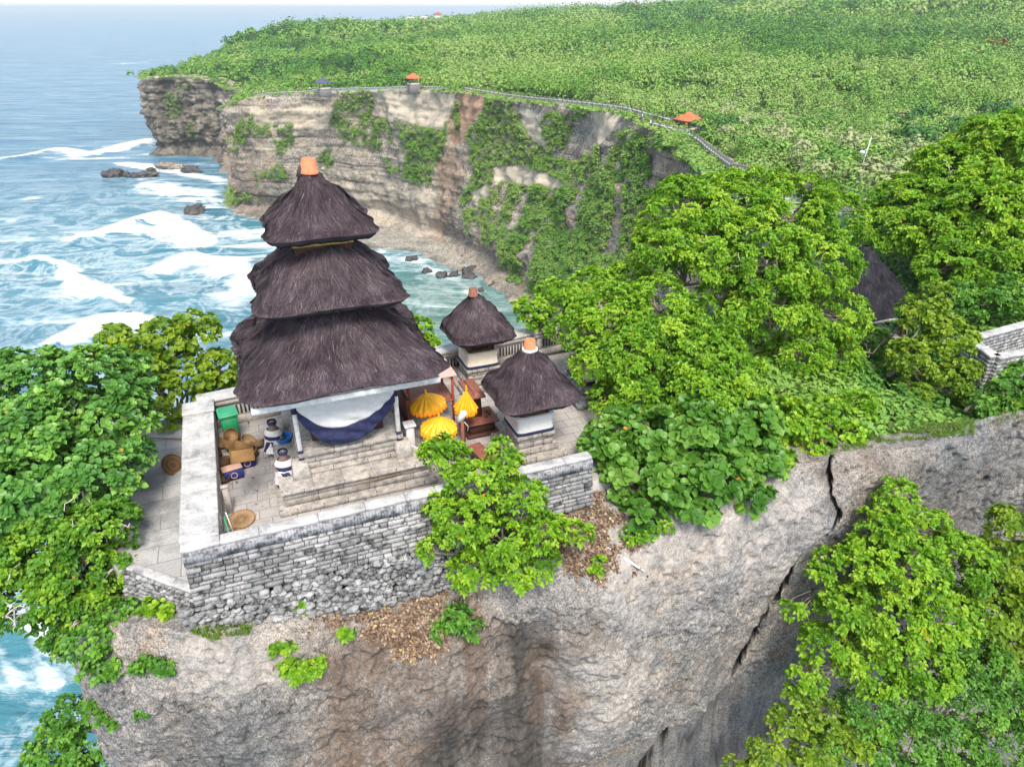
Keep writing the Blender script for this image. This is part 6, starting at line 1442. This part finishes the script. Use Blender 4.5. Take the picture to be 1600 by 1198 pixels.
PL_ = np.concatenate([resample([aty(*p)[:2] for p in pts], 1.0)[0] for pts, _, _ in PATHS[:3]])
def clifftop():
    r = np.random.default_rng(77); P, N = VEG_PTS[0]; C = VEG_PTS[1]
    w = 1 / (1 + (np.linalg.norm(P, axis=1) / 200) ** 2)
    k = r.choice(len(P), 5200, p=w / w.sum()); p = P[k]; n = N[k]
    R = r.uniform(.55, 1.5, len(k)); p = p + n * R[:, None] * .35
    V1, F1 = balls(r, p, R, 74, .20 + .08 * R, .9, .45, 1.3)
    hue = .62 + .30 * fbm(p, 22, 3, 5) + r.normal(0, .09, len(p)); t1 = np.repeat(np.clip(hue, 0.1, .8), 74) + np.clip(r.normal(0, .07, len(p) * 74), -.2, .2)
    # a fringe of bushes along the rim
    m = 1900; i = r.integers(0, len(C), m); q = C[i, :2] + r.normal(0, 1.6, (m, 2)) + np.array([0, 2.0]); z = hill_z(q); q = np.c_[q, np.minimum(z, C[i, 2] + .8) + .1]
    pw = proj(q); ok = ~((pw[0] > 395) & (pw[0] < 700) & (r.uniform(size=m) < .55)); q = q[ok]; R = r.uniform(.4, 1.15, len(q))
    V2, F2 = balls(r, q, R, 40, .26 + .10 * R, .7, .4, .6); t2 = np.repeat(np.clip(.62 + r.normal(0, .14, len(q)), .1, .9), 40)
    i = r.integers(0, len(PL_), 1500); q = PL_[i] + np.c_[r.normal(0, 1.5, 1500), r.uniform(4.2, 13, 1500)]; R = r.uniform(.5, 1.2, 1500)
    V3, F3 = balls(r, np.c_[q, hill_z(q) + R * .3], R, 44, .24 + .10 * R, .8, .4, .6); t2 = np.r_[t2, np.repeat(np.clip(.58 + .3 * fbm(np.c_[q, q[:, 0] * 0], 14, 2, 3) + r.normal(0, .1, 1500), .1, .9), 44)]; F2 = np.vstack([F2, F3 + len(V2)]); V2 = np.vstack([V2, V3])
    tag(obj("cliff_scrub", make_mesh("cliff_scrub", np.vstack([V1, V2]), [F1, F2 + len(V1)], WOOD, False, {"tint": np.clip(np.repeat(np.r_[t1, t2], 4), 0, 1)})), kind="stuff")
clifftop()
KEEP_OFF = [aty(u, v, Y)[:2] for u, v, Y in ((505, 128, 300), (646, 129, 287), (1074, 203, 176), (1349, 250, 98))]
PATH_LINE = np.concatenate([resample([aty(*p)[:2] for p in pts], 3.0)[0] for pts, _, _ in PATHS])
def clear_of(P, d):
    ok = np.ones(len(P), bool)
    for c in KEEP_OFF: ok &= (np.hypot(P[:, 0] - c[0], P[:, 1] - c[1]) > 3.4 + d) & ~((np.abs(P[:, 0] - c[0] * P[:, 1] / c[1]) < 3.4) & (P[:, 1] < c[1]) & (P[:, 1] > c[1] - 12))
    for c in PATH_LINE: ok &= np.hypot(P[:, 0] - c[0], P[:, 1] - c[1] - 1.0) > d + 1.2
    return ok
def hue_at(P, r):
    P3 = np.c_[P, np.zeros(len(P))]
    return .57 + .50 * fbm(P3, 75, 3, 19) + .22 * fbm(P3, 16, 2, 23) + r.normal(0, .11, len(P))
# named trees: the nearest crowns that can be told apart on the slope behind the path
TREE_KINDS = []
for kd, (lab, grp, t0, flat, K) in enumerate((("round mid green tree of the dense wood on the slope behind the cliff path", "mid green trees on the slope", .45, .85, 620), ("dark green spreading tree of the dense wood on the slope at right", "dark spreading trees on the slope", .16, .55, 700), ("pale grey green thinly leaved tree of the wood on the slope", "pale thin trees on the slope", .86, .95, 420), ("yellow green bushy tree of the wood on the slope behind the path", "yellow green trees on the slope", .66, .8, 560))):
    for vv in range(3):
        r = np.random.default_rng(300 + kd * 10 + vv)
        sub = fib(9); sub = sub[sub[:, 2] > -.35] * .58 * np.array([1, 1, flat]) + np.array([0, 0, .25]); sub += r.normal(0, .08, sub.shape)
        V, F = balls(r, sub, r.uniform(.34, .52, len(sub)), K // len(sub), np.full(len(sub), .105), .8, .5, .5)
        t = np.clip(t0 + r.normal(0, .08, len(F)) + np.repeat(r.normal(0, .07, len(sub)), K // len(sub)), .02, .98)
        cm = make_mesh("crown", V, F, WOOD, False, {"tint": np.repeat(t, 4)})
        k = MB(); limb(k, r, (0, 0, -1.3), (0, 0, .1), .07, .045, 6, .05)
        for s_ in sub: limb(k, r, (0, 0, -.1), s_, .03, .01, 5, .1)
        TREE_KINDS.append((cm, k.mesh("trunk", M_BARK if kd != 2 else M_PALEBARK), lab, grp, kd))
def slope_trees():
    r = np.random.default_rng(88); pts = []
    cand = []
    for _ in range(6000):
        u, d = r.uniform(1040, 1660), r.uniform(74, 205); v = 300; a = math.atan2((u - 800) / FPX, 1 * math.cos(0)); cand.append((d * math.sin(a), d * math.cos(a)))
    cand = np.array(cand); cand = cand[in_poly(cand, LAND)]; cand = cand[clear_of(cand, 2.2)]
    rp = np.array(rimP)[:, :2]
    cand = cand[np.min(np.linalg.norm(cand[:, None] - rp[None], axis=2), axis=1) > 9]
    for c in cand:
        if all((c[0] - p[0]) ** 2 + (c[1] - p[1]) ** 2 > 4.6 ** 2 for p in pts): pts.append(c)
        if len(pts) >= 210: break
    pts = np.array(pts); z = hill_z(pts); h = hue_at(pts, r)
    for i, c in enumerate(pts):
        right = c[0] / c[1] > .52
        kd = 1 if (right and c[1] > 120 and r.uniform() < .65) or h[i] < .26 else (2 if h[i] > .66 else (3 if h[i] > .52 else 0))
        cm, tm, lab, grp, _ = TREE_KINDS[kd * 3 + r.integers(3)]
        s = r.uniform(2.3, 3.5) * (1.25 if kd == 1 else 1)
        e = empty("slope_tree", (c[0], c[1], z[i] + s * .75), r.uniform(0, 6.28), lab, "tree", grp); e.scale = (s, s, s * r.uniform(.85, 1.1)); obj("crown", cm, e); obj("trunk", tm, e)
    return pts
SLOPE = slope_trees()
def forest():
    r = np.random.default_rng(99); VV, FF, TT, n0 = [], [], [], 0
    def put(P, z, R, K, S, t, flat):
        nonlocal n0
        V, F = balls(r, np.c_[P, z], R, K, S, 1.0 * flat, .45, .5); VV.append(V); FF.append(F + n0); n0 += len(V); TT.append(np.repeat(np.clip(np.repeat(t, K) + r.normal(0, .06, len(P) * K), 0.01, .98), 4))
    for d0, d1, sp, K, s0 in ((60, 150, 3.2, 150, .25), (150, 260, 4.0, 130, .33), (260, 420, 5.2, 84, .52), (420, 700, 7.0, 56, .85), (700, 1500, 10.5, 38, 1.5)):
        area = .5 * (d1 ** 2 - d0 ** 2) * math.radians(78); n = int(area / sp ** 2)
        d = np.sqrt(r.uniform(d0 ** 2, d1 ** 2, n)); a = np.radians(r.uniform(-32, 46, n)); P = np.c_[d * np.sin(a), d * np.cos(a)]
        P = P[in_poly(P, LAND)]; P = P[clear_of(P, sp * .42)]
        z = hill_z(P); P3 = np.c_[P, P[:, 0] * 0]; t = hue_at(P, r)
        u, v = proj(np.c_[P, z]); vis = (u > 200) & (u < 1700); P, z, t = P[vis], z[vis], t[vis]
        if d0 < 200 and len(SLOPE):
            far = np.array([np.min((SLOPE[:, 0] - p[0]) ** 2 + (SLOPE[:, 1] - p[1]) ** 2) for p in P]) > 4.0; P, z, t = P[far], z[far], t[far]
        R = sp * r.uniform(.40, .84, len(P)); edge = fbm(np.c_[P, P[:, 0] * 0], 40, 2, 55)
        d_ = np.hypot(P[:, 0], P[:, 1]); mass = np.clip(fbm(np.c_[P, P[:, 0] * 0] + 300, 48, 3, 61) * 3.2 - .15, 0, 1); tall = mass * np.clip((P[:, 0] + 60) / 80, 0, 1)
        R = R * np.clip(.95 + .35 * edge + .75 * tall, .8, 1.9); z = z + tall * 1.5; t = t - .26 * mass + .06; R = np.where(P[:, 0] < -60, R * .72, R); t = np.where((t > .85) & (r.uniform(size=len(t)) < .5), .6, t); dk = np.clip((P[:, 0] / P[:, 1] - .36) * 6, 0, 1) * np.clip((330 - d_) / 120, 0, 1) * np.clip(fbm(np.c_[P, P[:, 0] * 0] + 90, 34, 3, 71) * 3 + .35, 0, 1); t = np.clip(t - .42 * dk, .05, .80); R = R * (1 + .35 * dk)
        put(P, z + R * .45 + .2, R, K, np.full(len(P), s0), t, 1.05)
    tag(obj("forest", make_mesh("forest", np.concatenate(VV), FF, WOOD, False, {"tint": np.concatenate(TT)})), kind="stuff")
forest()
# two trees in orange flower at the upper right
FLAME = leaf_mat("orange_blossom", [(0, (0.07, 0.15, 0.03)), (.5, (0.18, 0.15, 0.04)), (1, (0.36, 0.13, 0.05))], .2, .7)
for u, v, Y, s, lab in ((1563, 46, 420, 5.5, "tree in orange blossom high on the wooded slope at the upper right corner"), (1520, 62, 390, 4.0, "smaller tree in orange blossom left of the larger blossoming one")):
    p = aty(u, v + 6, Y); z = float(hill_z(np.array([p[:2]]))[0]); r = np.random.default_rng(int(u)); e = empty("blossom_tree", (p[0], p[1], z), 0, lab, "tree")
    sub = fib(10); sub = sub[sub[:, 2] > -.2] * np.array([.8, .8, .3]) * s + np.array([0, 0, s * .9]); V, F = balls(r, sub, np.full(len(sub), s * .4), 60, np.full(len(sub), .7), .6)
    obj("crown", make_mesh("crown", V, F, FLAME, False, {"tint": np.repeat(np.clip(r.normal(.5, .3, len(F)), 0, 1), 4)}), e); k = MB(); limb(k, r, (0, 0, -.5), (0, 0, s * .9), .3, .15); k.build("trunk", M_BARK, e)

# undergrowth on the headland behind the trees
def undergrowth():
    r = np.random.default_rng(123); P = np.c_[r.uniform(5, 46, 5200), r.uniform(20, 56, 5200)]; P = P[in_poly(P, HRING[:, :2])]
    L_ = np.array([Lc((x, y, 0))[:2] for x, y in P]); P = P[(L_[:, 0] > 14.8) | (L_[:, 1] > 9.2)]
    ed = stroke(P, np.vstack([HRING[:, :2], HRING[:1, :2]]), 1.0); P = P[ed < .3]
    P = P[fbm(np.c_[P, P[:, 0] * 0], 5, 2, 4) > -.6]
    z = ground_z(P); R = r.uniform(.25, .75, len(P)); V, F = balls(r, np.c_[P, z + R * .3], R, 60, np.full(len(P), .12), .8, .5, .6)
    t = np.clip(.42 + .4 * fbm(np.c_[P, P[:, 0] * 0], 4, 2, 8) + r.normal(0, .08, len(P)), .05, .8)
    tag(obj("undergrowth", make_mesh("undergrowth", V, F, WOOD, False, {"tint": np.repeat(t, 240)})), kind="stuff")
undergrowth()
# ---- the sea air
HZ = 36000.0
k = MB(); k.box((0, 0, (SEA - 12 + 34) / 2), (2 * HZ, 2 * HZ, 34 - (SEA - 12)))
hz = NT("sea_air"); hz.t.nodes.remove(hz.b); pv = hz.n("VolumePrincipled"); pv.inputs["Density"].default_value = 0.00012; pv.inputs["Color"].default_value = (.82, .92, 1.0, 1); pv.inputs["Anisotropy"].default_value = 0.2
hz.l(pv.outputs[0], hz.out.inputs["Volume"])
tag(k.build("haze", hz.m), kind="stuff")

def court_leaves():
    r = np.random.default_rng(61); n = 620; u, w = r.uniform(.1, 10, n), r.uniform(.1, 7, n); k = ~((u > 1.4) & (u < 5.7) & (w > 1.45) & (w < 6.1)); u, w = u[k], w[k]; kk = r.uniform(size=len(u)) < np.clip(.35 + fbm(np.c_[u, w, u * 0], 1.2, 2, 3), .05, 1); u, w = u[kk], w[kk]
    P = np.array([W(a, b, .03) for a, b in zip(u, w)]); D = np.c_[r.normal(0, .25, len(P)), r.normal(0, .25, len(P)), np.ones(len(P))]; D /= np.linalg.norm(D, axis=1)[:, None]
    V, F = rosettes(r, P, D, 1, .085, .28, (75, 92), .1, .4); tag(obj("fallen_leaves", make_mesh("fallen_leaves", V, F, M_LITTER, False, {"tint": np.repeat(np.clip(r.normal(.45, .28, len(P)), 0, 1), 6)})), kind="stuff")
court_leaves()
